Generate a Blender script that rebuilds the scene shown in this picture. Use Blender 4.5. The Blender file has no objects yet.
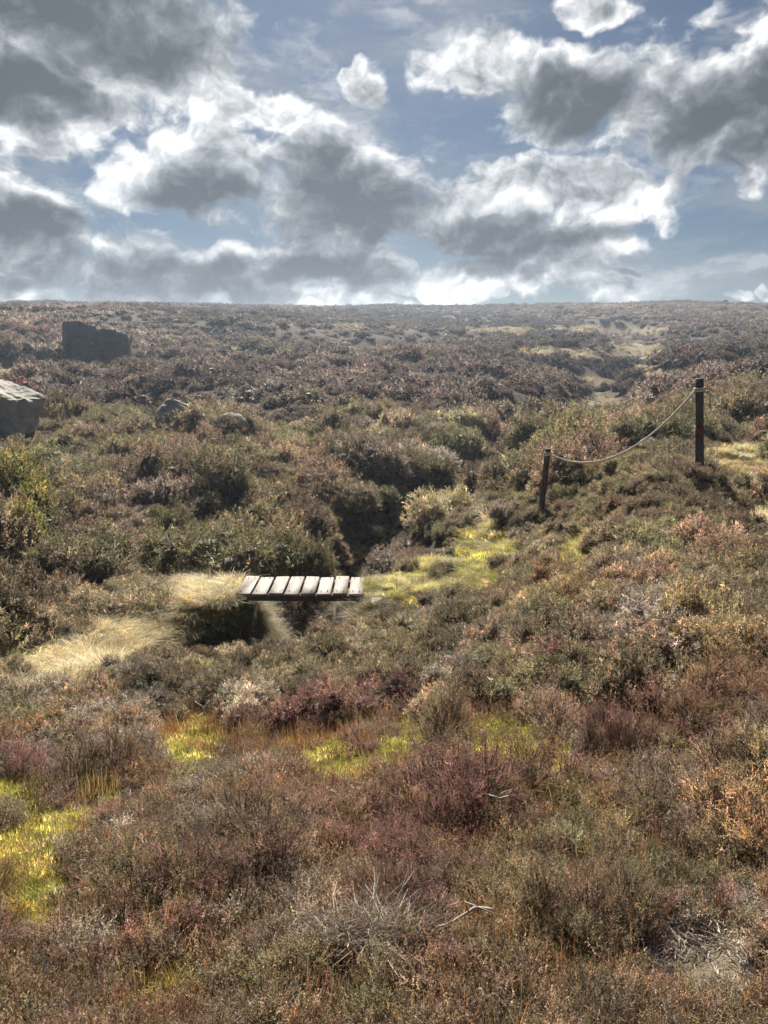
import bpy, math, random
import numpy as np

R_ = np.random.default_rng(11)
random.seed(5)
scene = bpy.context.scene
C = scene.collection
W, H, FPX = 768, 1024, 769.0
PITCH = math.radians(12.0)
CP, SP = math.cos(PITCH), math.sin(PITCH)

# ------------------------------------------------------------------ camera maths
def ray(px, row):
    a = (px - 384.0) / FPX
    b = (512.0 - row) / FPX
    return np.array([a, CP + b * SP, -SP + b * CP])

def at(px, row, y):
    d = ray(px, row)
    return d * (y / d[1])

def proj(x, y, z):
    dep = y * CP - z * SP
    dep = np.where(dep < 0.05, 0.05, dep)
    up = y * SP + z * CP
    return 384 + FPX * x / dep, 512 - FPX * up / dep

# ------------------------------------------------------------------ noise
def _hash(ix, iy, seed):
    h = (ix.astype(np.int64) * 374761393 + iy.astype(np.int64) * 668265263 + seed * 974711) & 0xFFFFFFFF
    h = ((h ^ (h >> 13)) * 1274126177) & 0xFFFFFFFF
    return ((h ^ (h >> 16)) & 0xFFFF) / 65535.0

def vnoise(x, y, seed=0):
    ix = np.floor(x); iy = np.floor(y)
    fx = x - ix; fy = y - iy
    fx = fx * fx * (3 - 2 * fx); fy = fy * fy * (3 - 2 * fy)
    a = _hash(ix, iy, seed); b = _hash(ix + 1, iy, seed)
    c = _hash(ix, iy + 1, seed); d = _hash(ix + 1, iy + 1, seed)
    return (a * (1 - fx) + b * fx) * (1 - fy) + (c * (1 - fx) + d * fx) * fy

def fbm(x, y, seed=0, oct=4):
    s = 0.0; amp = 0.5
    for o in range(oct):
        s = s + amp * vnoise(x * 2 ** o, y * 2 ** o, seed + o * 17)
        amp *= 0.5
    return s / (1 - 0.5 ** oct)

# ------------------------------------------------------------------ terrain height
PTS = []
def col(px, pairs, lift=0.28):
    for row, y in pairs:
        p = at(px, row, y)
        PTS.append((p[0], p[1], p[2] - min(lift, 0.1 + 0.1 * y)))
FAR = [(330, 95), (316, 140), (303, 200), (303.5, 225)]
col(-220, [(1024, 1.7), (900, 2.3), (800, 3.3), (720, 4.8), (660, 7.0), (615, 9.5), (560, 12.5), (500, 16.5), (440, 23), (400, 31), (370, 42), (350, 57), (322, 64), (312, 110), (302, 200), (303, 225)])
col(40, [(1024, 1.7), (900, 2.3), (800, 3.3), (720, 4.8), (670, 7.0), (625, 9.3), (560, 12.5), (500, 16.5), (440, 23), (400, 31), (370, 42), (351, 57), (323, 64), (313, 110), (301.5, 200), (303, 225)])
col(210, [(1024, 1.7), (900, 2.3), (800, 3.2), (710, 4.9), (655, 7.2), (610, 9.9), (560, 12.7), (510, 15.8), (450, 22), (405, 31), (372, 44), (350, 62), (328, 72), (315, 115), (304, 200), (306, 225)])
col(384, [(1024, 1.7), (900, 2.3), (800, 3.2), (700, 4.9), (640, 7.4), (600, 10.2), (560, 12.5), (520, 15), (480, 18), (440, 23), (400, 33), (360, 55)] + [(331, 95), (318, 140), (305.5, 200), (307, 225)])
col(545, [(1024, 1.7), (900, 2.3), (800, 3.1), (700, 4.4), (620, 6.5), (560, 10), (507, 13.4), (470, 17), (430, 24), (400, 33), (362, 55)] + [(331, 95), (318, 140), (304, 200), (306, 225)])
col(700, [(1024, 1.7), (900, 2.3), (800, 3.0), (700, 4.0), (600, 6.0), (540, 8.5), (482, 11.5), (455, 13.5), (430, 17), (400, 25), (368, 40), (345, 62), (320, 120)] + [(302, 200), (304, 225)])
col(980, [(1024, 1.7), (900, 2.3), (800, 3.0), (700, 4.0), (590, 6.0), (520, 8.5), (465, 11.5), (440, 13.5), (415, 17), (385, 25), (358, 40), (340, 62), (318, 120)] + [(302, 200), (304, 225)])
col(699.5, [(468, 11.8)], 0.04); col(690, [(474, 11.2)], 0.1); col(541.5, [(510, 13.3)], 0.2)
PTS = np.array(PTS)
for x, y in ((-0.6, 0.4), (0.6, 0.4), (0, 0.2)):
    PTS = np.vstack([PTS, [x, y + 0.4, -1.68]])

def warp(x, y):
    r = np.hypot(x, y)
    az = np.clip(np.arctan2(x, y), -0.7, 0.7)
    return az * 3.2, np.log(np.maximum(r, 0.7))

_pu, _pv = warp(PTS[:, 0], PTS[:, 1])
def _phi(r2):
    return 0.5 * r2 * np.log(r2 + 1e-9)
_n = len(_pu)
# interpolate the tangent of the elevation angle: smooth at every distance
_val = PTS[:, 2] / np.hypot(PTS[:, 0], PTS[:, 1])
_K = _phi((_pu[:, None] - _pu) ** 2 + (_pv[:, None] - _pv) ** 2) + np.eye(_n) * 0.003
_P = np.stack([np.ones(_n), _pu, _pv], 1)
_A = np.block([[_K, _P], [_P.T, np.zeros((3, 3))]])
_sol = np.linalg.solve(_A, np.concatenate([_val, np.zeros(3)]))
_w, _aff = _sol[:_n], _sol[_n:]

# stream bed: pixel, depth
STREAM = np.array([at(p, r, y)[:2] for p, r, y in (
    (-260, 700, 7.4), (-90, 690, 7.6), (60, 680, 8.3), (170, 650, 9.3), (262, 612, 10.7), (318, 595, 12.2), (362, 545, 14.2),
    (385, 508, 16.6), (440, 478, 20), (500, 448, 24.5), (560, 424, 30), (606, 405, 36), (622, 385, 44), (585, 362, 56), (640, 350, 66), (650, 338, 85), (620, 322, 130))])

HOLE = np.array([at(212, 640, 9.1)[:2], at(250, 632, 9.2)[:2], at(318, 620, 9.6)[:2]])
EDGE1 = np.array([(-45.0, 49.0), (-30, 50), (-19, 51.5), (-12, 56), (-5, 66), (3, 82)])
EDGE2 = np.array([(15.0, 40.0), (21, 48), (30, 52), (44, 60)])
EDGE3 = np.array([(1.0, 24.0), (-6, 30), (-12, 36), (-22, 40)])

def seg_dist(x, y, poly):
    best = np.full(np.shape(x), 1e9); tt = np.zeros(np.shape(x))
    for i in range(len(poly) - 1):
        a, b = poly[i], poly[i + 1]
        ab = b - a
        t = np.clip(((x - a[0]) * ab[0] + (y - a[1]) * ab[1]) / (ab @ ab), 0, 1)
        d = np.hypot(x - a[0] - t * ab[0], y - a[1] - t * ab[1])
        tt = np.where(d < best, i + t, tt)
        best = np.minimum(best, d)
    return best, tt

def sstep(e0, e1, v):
    t = np.clip((v - e0) / (e1 - e0), 0, 1)
    return t * t * (3 - 2 * t)

BR_Y0 = 10.75
_bl = at(235, 592.5, BR_Y0); _brr = at(364, 594, BR_Y0)
BR_Z = (_bl[2] + _brr[2]) / 2
BR_X0, BR_X1 = _bl[0], _brr[0]
BR_W = 0.86

def height(x, y):
    x = np.asarray(x, float); y = np.asarray(y, float)
    sh = x.shape
    x = x.ravel(); y = y.ravel()
    out = np.empty(len(x))
    for i in range(0, len(x), 40000):
        xs, ys = x[i:i + 40000], y[i:i + 40000]
        u, v = warp(xs, ys)
        v2 = np.minimum(v, math.log(225))
        k = _phi((u[:, None] - _pu) ** 2 + (v2[:, None] - _pv) ** 2)
        f = k @ _w + _aff[0] + _aff[1] * u + _aff[2] * v2
        r = np.hypot(xs, ys)
        z = f * np.maximum(np.minimum(r, 225), 0.7)
        z = z - np.maximum(r - 225, 0) * 0.02
        az = np.abs(np.arctan2(xs, ys))
        back = sstep(0.8, 1.7, az)
        z = z * (1 - back) + (-1.68 + 0.02 * np.minimum(r, 100)) * back
        d, t = seg_dist(xs, ys, STREAM)
        dep = np.interp(t, [0, 2.75, 3.1, 4, 6, 7, 9, 11, 16], [0.1, 0.1, 0.7, 1.4, 1.5, 1.6, 1.6, 2.0, 2.6])
        wid = np.interp(t, [0, 3, 4.5, 6, 9, 11, 16], [0.5, 0.7, 0.85, 0.95, 1.25, 2.2, 4.5])
        z = z - dep * np.exp(-(d / wid) ** 2) * (1 - back)
        # cut of the old quarry on the left and the side gullies on the right
        for poly, dp, wd in ((EDGE1, 3.2, 2.4), (EDGE2, 1.3, 1.8), (EDGE3, 1.2, 1.6), (HOLE, 1.15, 0.66)):
            d2, t2 = seg_dist(xs, ys, poly)
            z = z - dp * np.exp(-(d2 / wd) ** 2) * (1 - back)
        # turf banks the footbridge rests on
        for xe, drop in ((BR_X0 - 0.34, 0.17), (BR_X1 + 0.30, 0.12)):
            w = np.minimum(1.0, 1.45 * np.exp(-((xs - xe) / (0.42 if xe > 0 or drop < 0.13 else 0.6)) ** 2 - ((ys - BR_Y0 - BR_W * 0.45) / 0.75) ** 2))
            z = z * (1 - w) + (BR_Z - drop) * w
        rr = np.clip(r / 12, 0, 1)
        z = z + (fbm(xs * 0.35, ys * 0.35, 3) - 0.5) * (0.5 + 0.6 * sstep(11, 17, r)) * rr + (fbm(xs * 1.6, ys * 1.6, 9, 3) - 0.5) * 0.12
        z = z + (fbm(xs * 0.07, ys * 0.07, 21) - 0.5) * 3.0 * np.clip((r - 25) / 60, 0, 1) * (1 - 0.75 * sstep(120, 190, r))
        out[i:i + 40000] = z
    return out.reshape(sh)

def hit(px, row, y0=1.2, y1=230):
    d = ray(px, row)
    ys = np.exp(np.linspace(math.log(y0), math.log(y1), 900))
    p = d[None, :] * (ys / d[1])[:, None]
    below = p[:, 2] < height(p[:, 0], p[:, 1])
    i = int(np.argmax(below)) if below.any() else len(ys) - 1
    q = p[i].copy(); q[2] = float(height(q[0], q[1]))
    return q

# ------------------------------------------------------------------ ground-cover zones (ellipses measured on the ground seen in the photo)
ZONES = {
 'straw': [(60, 668, 90, 28), (135, 640, 70, 22), (195, 592, 52, 32), (10, 690, 40, 18), (180, 560, 25, 12), (490, 528, 12, 25),
           (240, 352, 24, 4), (600, 412, 32, 14), (590, 385, 20, 8), (640, 352, 30, 8), (68, 521, 10, 10), (10, 372, 20, 8), (560, 354, 50, 5), (660, 372, 40, 6), (610, 330, 60, 4),
           (250, 655, 12, 7), (735, 460, 30, 20), (500, 331, 45, 4), (350, 327, 25, 3), (690, 418, 25, 8), (330, 422, 15, 6), (450, 466, 20, 6)],
 'green': [(390, 586, 36, 22), (440, 577, 62, 20), (400, 601, 34, 10), (492, 545, 36, 22), (590, 550, 22, 22), (525, 503, 16, 14), (215, 612, 25, 14), (620, 455, 35, 10), (400, 512, 14, 10)],
 'moss': [(188, 735, 46, 32), (508, 740, 38, 24), (22, 880, 52, 55), (132, 905, 30, 24), (350, 766, 36, 15), (320, 748, 34, 14), (420, 722, 14, 24), (12, 790, 36, 20), (100, 790, 34, 14), (165, 992, 46, 22), (230, 942, 34, 14), (60, 822, 36, 16), (395, 752, 18, 17), (545, 745, 24, 14), (300, 720, 22, 14), (560, 968, 30, 12)],
 'stems': [(300, 695, 170, 50), (120, 700, 60, 30), (420, 680, 70, 50), (60, 735, 80, 30), (250, 735, 110, 30)],
 'path': [(758, 850, 22, 75), (700, 965, 65, 38), (742, 950, 40, 60), (757, 482, 22, 46), (768, 518, 14, 24)],
 'bare': [(370, 948, 55, 24), (330, 985, 60, 22), (60, 915, 40, 16), (40, 810, 30, 12)],
}
def zone(name, u, v):
    best = np.full(np.shape(u), -9.0)
    for cx, cy, rx, ry in ZONES[name]:
        best = np.maximum(best, 1 - np.hypot((u - cx) / rx, (v - cy) / ry))
    return best

def zones_at(x, y, z):
    u, v = proj(x, y, z)
    r = np.hypot(x, y)
    s = 1.0 / np.maximum(r, 1) * 6
    n = (fbm(x * s * 0.9 + 5, y * s * 0.9, 31, 4) - 0.5) * 0.9
    out = {k: sstep(-0.06, 0.12, zone(k, u, v) + n * 0.9) * (y > 0.8) for k in ZONES}
    return out, u, v

# ------------------------------------------------------------------ mesh helpers
def link(o):
    C.objects.link(o); return o

def mesh_np(name, V, F, mats=(), tone=None, mi=None, smooth=False):
    """V (n,3), F list of (k,4)/(k,3) arrays"""
    me = bpy.data.meshes.new(name)
    V = np.asarray(V, np.float32)
    loops = []; starts = []; pos = 0
    for f in F:
        f = np.asarray(f, np.int32)
        if len(f) == 0: continue
        k = f.shape[1]
        loops.append(f.ravel())
        starts.append(np.arange(len(f), dtype=np.int32) * k + pos)
        pos += f.size
    loops = np.concatenate(loops); starts = np.concatenate(starts)
    me.vertices.add(len(V)); me.vertices.foreach_set('co', V.ravel())
    me.loops.add(len(loops)); me.loops.foreach_set('vertex_index', loops)
    me.polygons.add(len(starts)); me.polygons.foreach_set('loop_start', starts)
    if mi is not None:
        me.polygons.foreach_set('material_index', np.asarray(mi, np.int32))
    if smooth:
        me.polygons.foreach_set('use_smooth', np.ones(len(starts), bool))
    me.update(calc_edges=True)
    if tone is not None:
        a = me.attributes.new('tone', 'FLOAT_COLOR', 'FACE')
        t = np.ones((len(starts), 4), np.float32); t[:, :3] = tone
        a.data.foreach_set('color', t.ravel())
    for m in mats: me.materials.append(m)
    me.validate()
    return me

def norm(v):
    return v / np.maximum(np.linalg.norm(v, axis=-1, keepdims=True), 1e-9)

class Quads:
    """collects quads with tone and material index"""
    def __init__(s): s.q = []; s.t = []; s.m = []
    def add(s, q, tone, m=0):
        q = np.asarray(q, float).reshape(-1, 4, 3)
        s.q.append(q)
        t = np.asarray(tone, float)
        s.t.append(np.broadcast_to(t if t.ndim > 1 else t[None, :] if t.ndim == 1 else np.full((1, 3), float(t)), (len(q), 3)))
        s.m.append(np.full(len(q), m))
    def mesh(s, name, mats):
        q = np.concatenate(s.q); V = q.reshape(-1, 3)
        F = np.arange(len(V)).reshape(-1, 4)
        return mesh_np(name, V, [F], mats, np.concatenate(s.t), np.concatenate(s.m))

def leafs(base, d, length, width, rng):
    """diamond leaves"""
    n = len(base)
    side = norm(np.cross(d, rng.normal(size=(n, 3))))
    length = np.broadcast_to(np.asarray(length), (n,))[:, None]; width = np.broadcast_to(np.asarray(width), (n,))[:, None]
    mid = base + d * length * 0.45
    return np.stack([base, mid + side * width, base + d * length, mid - side * width], 1)

def sticks(a, b, wa, wb, rng):
    """thin three-sided-looking sticks: two crossed strips"""
    d = norm(b - a)
    s1 = norm(np.cross(d, rng.normal(size=a.shape))); s2 = np.cross(d, s1)
    wa = np.broadcast_to(np.asarray(wa), (len(a),))[:, None]; wb = np.broadcast_to(np.asarray(wb), (len(a),))[:, None]
    out = []
    for s in (s1, s2):
        out.append(np.stack([a - s * wa, a + s * wa, b + s * wb, b - s * wb], 1))
    return np.concatenate(out)

# ------------------------------------------------------------------ materials
def nmat(name):
    m = bpy.data.materials.new(name); m.use_nodes = True
    nt = m.node_tree; nt.nodes.clear()
    out = nt.nodes.new('ShaderNodeOutputMaterial')
    return m, nt, out

def plant_mat(name, transl=0.3, rough=0.8, spec=0.15, own=None, var=0.35):
    m, nt, out = nmat(name)
    N = nt.nodes.new; L = nt.links.new
    tone = N('ShaderNodeAttribute'); tone.attribute_name = 'tone'
    if own is None:
        tint = N('ShaderNodeAttribute'); tint.attribute_name = 'tint'; tint.attribute_type = 'INSTANCER'
        tcol = tint.outputs['Color']
    else:
        rgb = N('ShaderNodeRGB'); rgb.outputs[0].default_value = (*own, 1); tcol = rgb.outputs[0]
    mul = N('ShaderNodeMix'); mul.data_type = 'RGBA'; mul.blend_type = 'MULTIPLY'; mul.inputs[0].default_value = 1
    L(tone.outputs['Color'], mul.inputs[6]); L(tcol, mul.inputs[7])
    oi = N('ShaderNodeObjectInfo')
    hsv = N('ShaderNodeHueSaturation')
    mp = N('ShaderNodeMapRange'); mp.inputs[3].default_value = 1 - var; mp.inputs[4].default_value = 1 + var
    L(oi.outputs['Random'], mp.inputs[0]); L(mp.outputs[0], hsv.inputs['Value'])
    L(mul.outputs[2], hsv.inputs['Color'])
    p = N('ShaderNodeBsdfPrincipled'); p.inputs['Roughness'].default_value = rough
    p.inputs['Specular IOR Level'].default_value = spec
    L(hsv.outputs[0], p.inputs['Base Color'])
    if transl > 0:
        t = N('ShaderNodeBsdfTranslucent'); L(hsv.outputs[0], t.inputs['Color'])
        mx = N('ShaderNodeMixShader'); mx.inputs[0].default_value = transl
        L(p.outputs[0], mx.inputs[1]); L(t.outputs[0], mx.inputs[2]); L(mx.outputs[0], out.inputs[0])
    else:
        L(p.outputs[0], out.inputs[0])
    return m

M_HEATH = plant_mat('heather_foliage', 0.42, rough=0.65, spec=0.35, var=0.25)
M_WOOD = plant_mat('heather_wood', 0.0, own=(0.16, 0.125, 0.10), var=0.2)
M_GRASS = plant_mat('grass_blades', 0.45, rough=0.6, spec=0.3)
M_MOSS = plant_mat('moss_fronds', 0.45, rough=0.7)
M_DEAD = plant_mat('bleached_twigs', 0.0, own=(0.42, 0.37, 0.32), var=0.25)

def surf_mat(name, c1, c2, scale=4, bump=0.4, rough=0.85, detail=8, stretch=(1, 1, 1), c3=None, coord='Object', spec=0.3, bdist=0.03):
    m, nt, out = nmat(name)
    N = nt.nodes.new; L = nt.links.new
    tc = N('ShaderNodeTexCoord'); mp = N('ShaderNodeMapping'); mp.inputs['Scale'].default_value = stretch
    L(tc.outputs[coord], mp.inputs[0])
    n1 = N('ShaderNodeTexNoise'); n1.inputs['Scale'].default_value = scale; n1.inputs['Detail'].default_value = detail; n1.inputs['Roughness'].default_value = 0.65
    L(mp.outputs[0], n1.inputs[0])
    rp = N('ShaderNodeValToRGB'); rp.color_ramp.elements[0].position = 0.32; rp.color_ramp.elements[0].color = (*c1, 1)
    rp.color_ramp.elements[1].position = 0.68; rp.color_ramp.elements[1].color = (*c2, 1)
    L(n1.outputs[0], rp.inputs[0]); colr = rp.outputs[0]
    if c3:
        n2 = N('ShaderNodeTexNoise'); n2.inputs['Scale'].default_value = scale * 0.4; n2.inputs['Detail'].default_value = 5
        L(mp.outputs[0], n2.inputs[0])
        mr = N('ShaderNodeMapRange'); mr.inputs[1].default_value = 0.52; mr.inputs[2].default_value = 0.66
        L(n2.outputs[0], mr.inputs[0])
        mx = N('ShaderNodeMix'); mx.data_type = 'RGBA'; mx.inputs[7].default_value = (*c3, 1)
        L(mr.outputs[0], mx.inputs[0]); L(colr, mx.inputs[6]); colr = mx.outputs[2]
    p = N('ShaderNodeBsdfPrincipled'); p.inputs['Roughness'].default_value = rough; p.inputs['Specular IOR Level'].default_value = spec
    L(colr, p.inputs['Base Color'])
    bp = N('ShaderNodeBump'); bp.inputs['Strength'].default_value = bump; bp.inputs['Distance'].default_value = bdist
    L(n1.outputs[0], bp.inputs['Height']); L(bp.outputs[0], p.inputs['Normal'])
    L(p.outputs[0], out.inputs[0])
    return m

M_ROCK = surf_mat('gritstone', (0.20, 0.185, 0.165), (0.46, 0.43, 0.39), 3.0, 0.8, c3=(0.30, 0.31, 0.22))
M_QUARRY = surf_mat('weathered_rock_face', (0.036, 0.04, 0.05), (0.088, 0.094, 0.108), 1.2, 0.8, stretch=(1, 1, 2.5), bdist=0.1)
M_PLANK = surf_mat('weathered_planks', (0.13, 0.108, 0.09), (0.34, 0.292, 0.25), 7, 0.5, 0.62, stretch=(6, 0.7, 6), c3=(0.19, 0.17, 0.14), spec=0.25, bdist=0.008)
M_BEAM = surf_mat('damp_timber', (0.045, 0.035, 0.027), (0.12, 0.095, 0.07), 5, 0.5, stretch=(0.6, 5, 5), bdist=0.01)
M_POST = surf_mat('tarred_post_wood', (0.035, 0.03, 0.027), (0.11, 0.09, 0.075), 6, 0.6, stretch=(6, 6, 0.5), bdist=0.01)
M_RUST = surf_mat('red_stain', (0.12, 0.04, 0.03), (0.2, 0.07, 0.05), 14, 0.2)
M_ROPE = surf_mat('rope_fibre', (0.52, 0.48, 0.41), (0.74, 0.69, 0.61), 60, 0.6, 0.8, bdist=0.004)
M_TWIG = surf_mat('bleached_bark', (0.26, 0.22, 0.18), (0.48, 0.43, 0.37), 40, 0.5, stretch=(1, 1, 1), bdist=0.003)
M_IRON = surf_mat('rusty_iron', (0.06, 0.045, 0.04), (0.14, 0.09, 0.07), 30, 0.3, 0.5)

def ground_mat():
    m, nt, out = nmat('peat_and_litter')
    N = nt.nodes.new; L = nt.links.new
    a = N('ShaderNodeAttribute'); a.attribute_name = 'gcol'
    tc = N('ShaderNodeTexCoord')
    n1 = N('ShaderNodeTexNoise'); n1.inputs['Scale'].default_value = 9; n1.inputs['Detail'].default_value = 10; n1.inputs['Roughness'].default_value = 0.75
    n2 = N('ShaderNodeTexNoise'); n2.inputs['Scale'].default_value = 45; n2.inputs['Detail'].default_value = 6; n2.inputs['Roughness'].default_value = 0.7
    L(tc.outputs['Object'], n1.inputs[0]); L(tc.outputs['Object'], n2.inputs[0])
    mr = N('ShaderNodeMapRange'); mr.inputs[1].default_value = 0.3; mr.inputs[2].default_value = 0.7; mr.inputs[3].default_value = 0.45; mr.inputs[4].default_value = 1.6
    ad = N('ShaderNodeMath'); ad.operation = 'MULTIPLY_ADD'; ad.inputs[1].default_value = 0.5
    L(n2.outputs[0], ad.inputs[0])
    h = N('ShaderNodeMath'); h.operation = 'MULTIPLY'; h.inputs[1].default_value = 0.5; L(n1.outputs[0], h.inputs[0]); L(h.outputs[0], ad.inputs[2])
    L(ad.outputs[0], mr.inputs[0])
    mul = N('ShaderNodeVectorMath'); mul.operation = 'SCALE'
    L(a.outputs['Color'], mul.inputs[0]); L(mr.outputs[0], mul.inputs['Scale'])
    p = N('ShaderNodeBsdfPrincipled'); p.inputs['Roughness'].default_value = 0.95; p.inputs['Specular IOR Level'].default_value = 0.1
    L(mul.outputs[0], p.inputs['Base Color'])
    bp = N('ShaderNodeBump'); bp.inputs['Strength'].default_value = 0.9; bp.inputs['Distance'].default_value = 0.04
    L(ad.outputs[0], bp.inputs['Height']); L(bp.outputs[0], p.inputs['Normal']); L(p.outputs[0], out.inputs[0])
    return m

# ------------------------------------------------------------------ ground sheet
def build_ground():
    rr = np.concatenate([[0.0], np.exp(np.linspace(math.log(0.35), math.log(300), 320))])
    fine = np.linspace(-0.68, 0.68, 430)
    coarse = np.linspace(0.68, 2 * math.pi - 0.68, 92)[1:-1]
    az = np.concatenate([fine, coarse])
    na, nr = len(az), len(rr)
    X = rr[1:, None] * np.sin(az)[None]; Y = rr[1:, None] * np.cos(az)[None]
    Z = height(X, Y)
    V = np.concatenate([[[0, 0, float(height(np.array([0.0]), np.array([0.0]))[0])]], np.stack([X.ravel(), Y.ravel(), Z.ravel()], 1)])
    i = np.arange(nr - 2)[:, None]; j = np.arange(na)[None]
    j2 = (j + 1) % na
    idx = lambda a, b: 1 + a * na + b
    F4 = np.stack([idx(i, j), idx(i + 1, j), idx(i + 1, j2), idx(i, j2)], -1).reshape(-1, 4)[:, ::-1]
    jj = np.arange(na)
    F3 = np.stack([np.zeros(na, int), 1 + jj, 1 + (jj + 1) % na], 1)[:, ::-1]
    me = mesh_np('ground', V, [F4, F3], [ground_mat()], smooth=True)
    zs, u, v = zones_at(V[:, 0], V[:, 1], V[:, 2])
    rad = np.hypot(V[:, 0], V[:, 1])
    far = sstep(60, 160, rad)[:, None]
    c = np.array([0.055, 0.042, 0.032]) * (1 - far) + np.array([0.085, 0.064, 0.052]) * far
    pal = {'stems': (0.10, 0.065, 0.035), 'bare': (0.14, 0.115, 0.085), 'green': (0.20, 0.18, 0.07), 'straw': (0.32, 0.25, 0.14), 'moss': (0.27, 0.24, 0.07), 'path': (0.20, 0.165, 0.115)}
    for k, cc in pal.items():
        w = zs[k][:, None] * (1 - 0.6 * sstep(28, 45, rad))[:, None]
        c = c * (1 - w) + np.array(cc) * w
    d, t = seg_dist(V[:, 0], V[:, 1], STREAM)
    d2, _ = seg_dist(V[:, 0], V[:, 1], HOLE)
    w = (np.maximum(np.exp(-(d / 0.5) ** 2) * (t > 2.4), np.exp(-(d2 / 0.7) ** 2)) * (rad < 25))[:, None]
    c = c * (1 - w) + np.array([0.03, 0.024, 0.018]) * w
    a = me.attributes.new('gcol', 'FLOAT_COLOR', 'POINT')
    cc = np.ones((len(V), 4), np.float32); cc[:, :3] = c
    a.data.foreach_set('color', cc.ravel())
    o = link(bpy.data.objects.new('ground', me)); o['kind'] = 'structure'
    return o
build_ground()

# ------------------------------------------------------------------ plant prototypes (meshes)
def lobes(R, Hh, n, rng):
    c = [(0, 0, R * 0.58, Hh * 0.9)]
    for i in range(n):
        a = rng.uniform(0, 2 * math.pi); d = R * rng.uniform(0.35, 0.95)
        c.append((d * math.cos(a), d * math.sin(a), R * rng.uniform(0.25, 0.55), Hh * rng.uniform(0.45, 1.12) * (1.1 - 0.35 * d / R)))
    return c

def shell(lb, n, rng, depth=(0.66, 1.14)):
    """points near the outer surface of a union of domes, with outward directions"""
    out_p = []; out_d = []; cnt = 0
    area = np.array([l[2] * (l[2] + 1.4 * l[3]) for l in lb]); area = area / area.sum()
    while cnt < n:
        m = n
        k = rng.choice(len(lb), m, p=area)
        L = np.array(lb)[k]
        v = norm(rng.normal(size=(m, 3))); v[:, 2] = np.abs(v[:, 2]) * 1.0
        v[:, 2] -= 0.08
        f = rng.uniform(*depth, size=(m, 1))
        p = v * np.stack([L[:, 2], L[:, 2], L[:, 3]], 1) * f
        p[:, 0] += L[:, 0]; p[:, 1] += L[:, 1]
        nn = norm(v / np.stack([L[:, 2], L[:, 2], L[:, 3]], 1))
        keep = np.ones(m, bool)
        for i, l in enumerate(lb):
            q = ((p[:, 0] - l[0]) / l[2]) ** 2 + ((p[:, 1] - l[1]) / l[2]) ** 2 + (p[:, 2] / l[3]) ** 2
            keep &= (i == k) | (q > 0.5)
        keep &= p[:, 2] > 0.0
        out_p.append(p[keep]); out_d.append(nn[keep]); cnt += keep.sum()
    return np.concatenate(out_p)[:n], np.concatenate(out_d)[:n]

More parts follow.
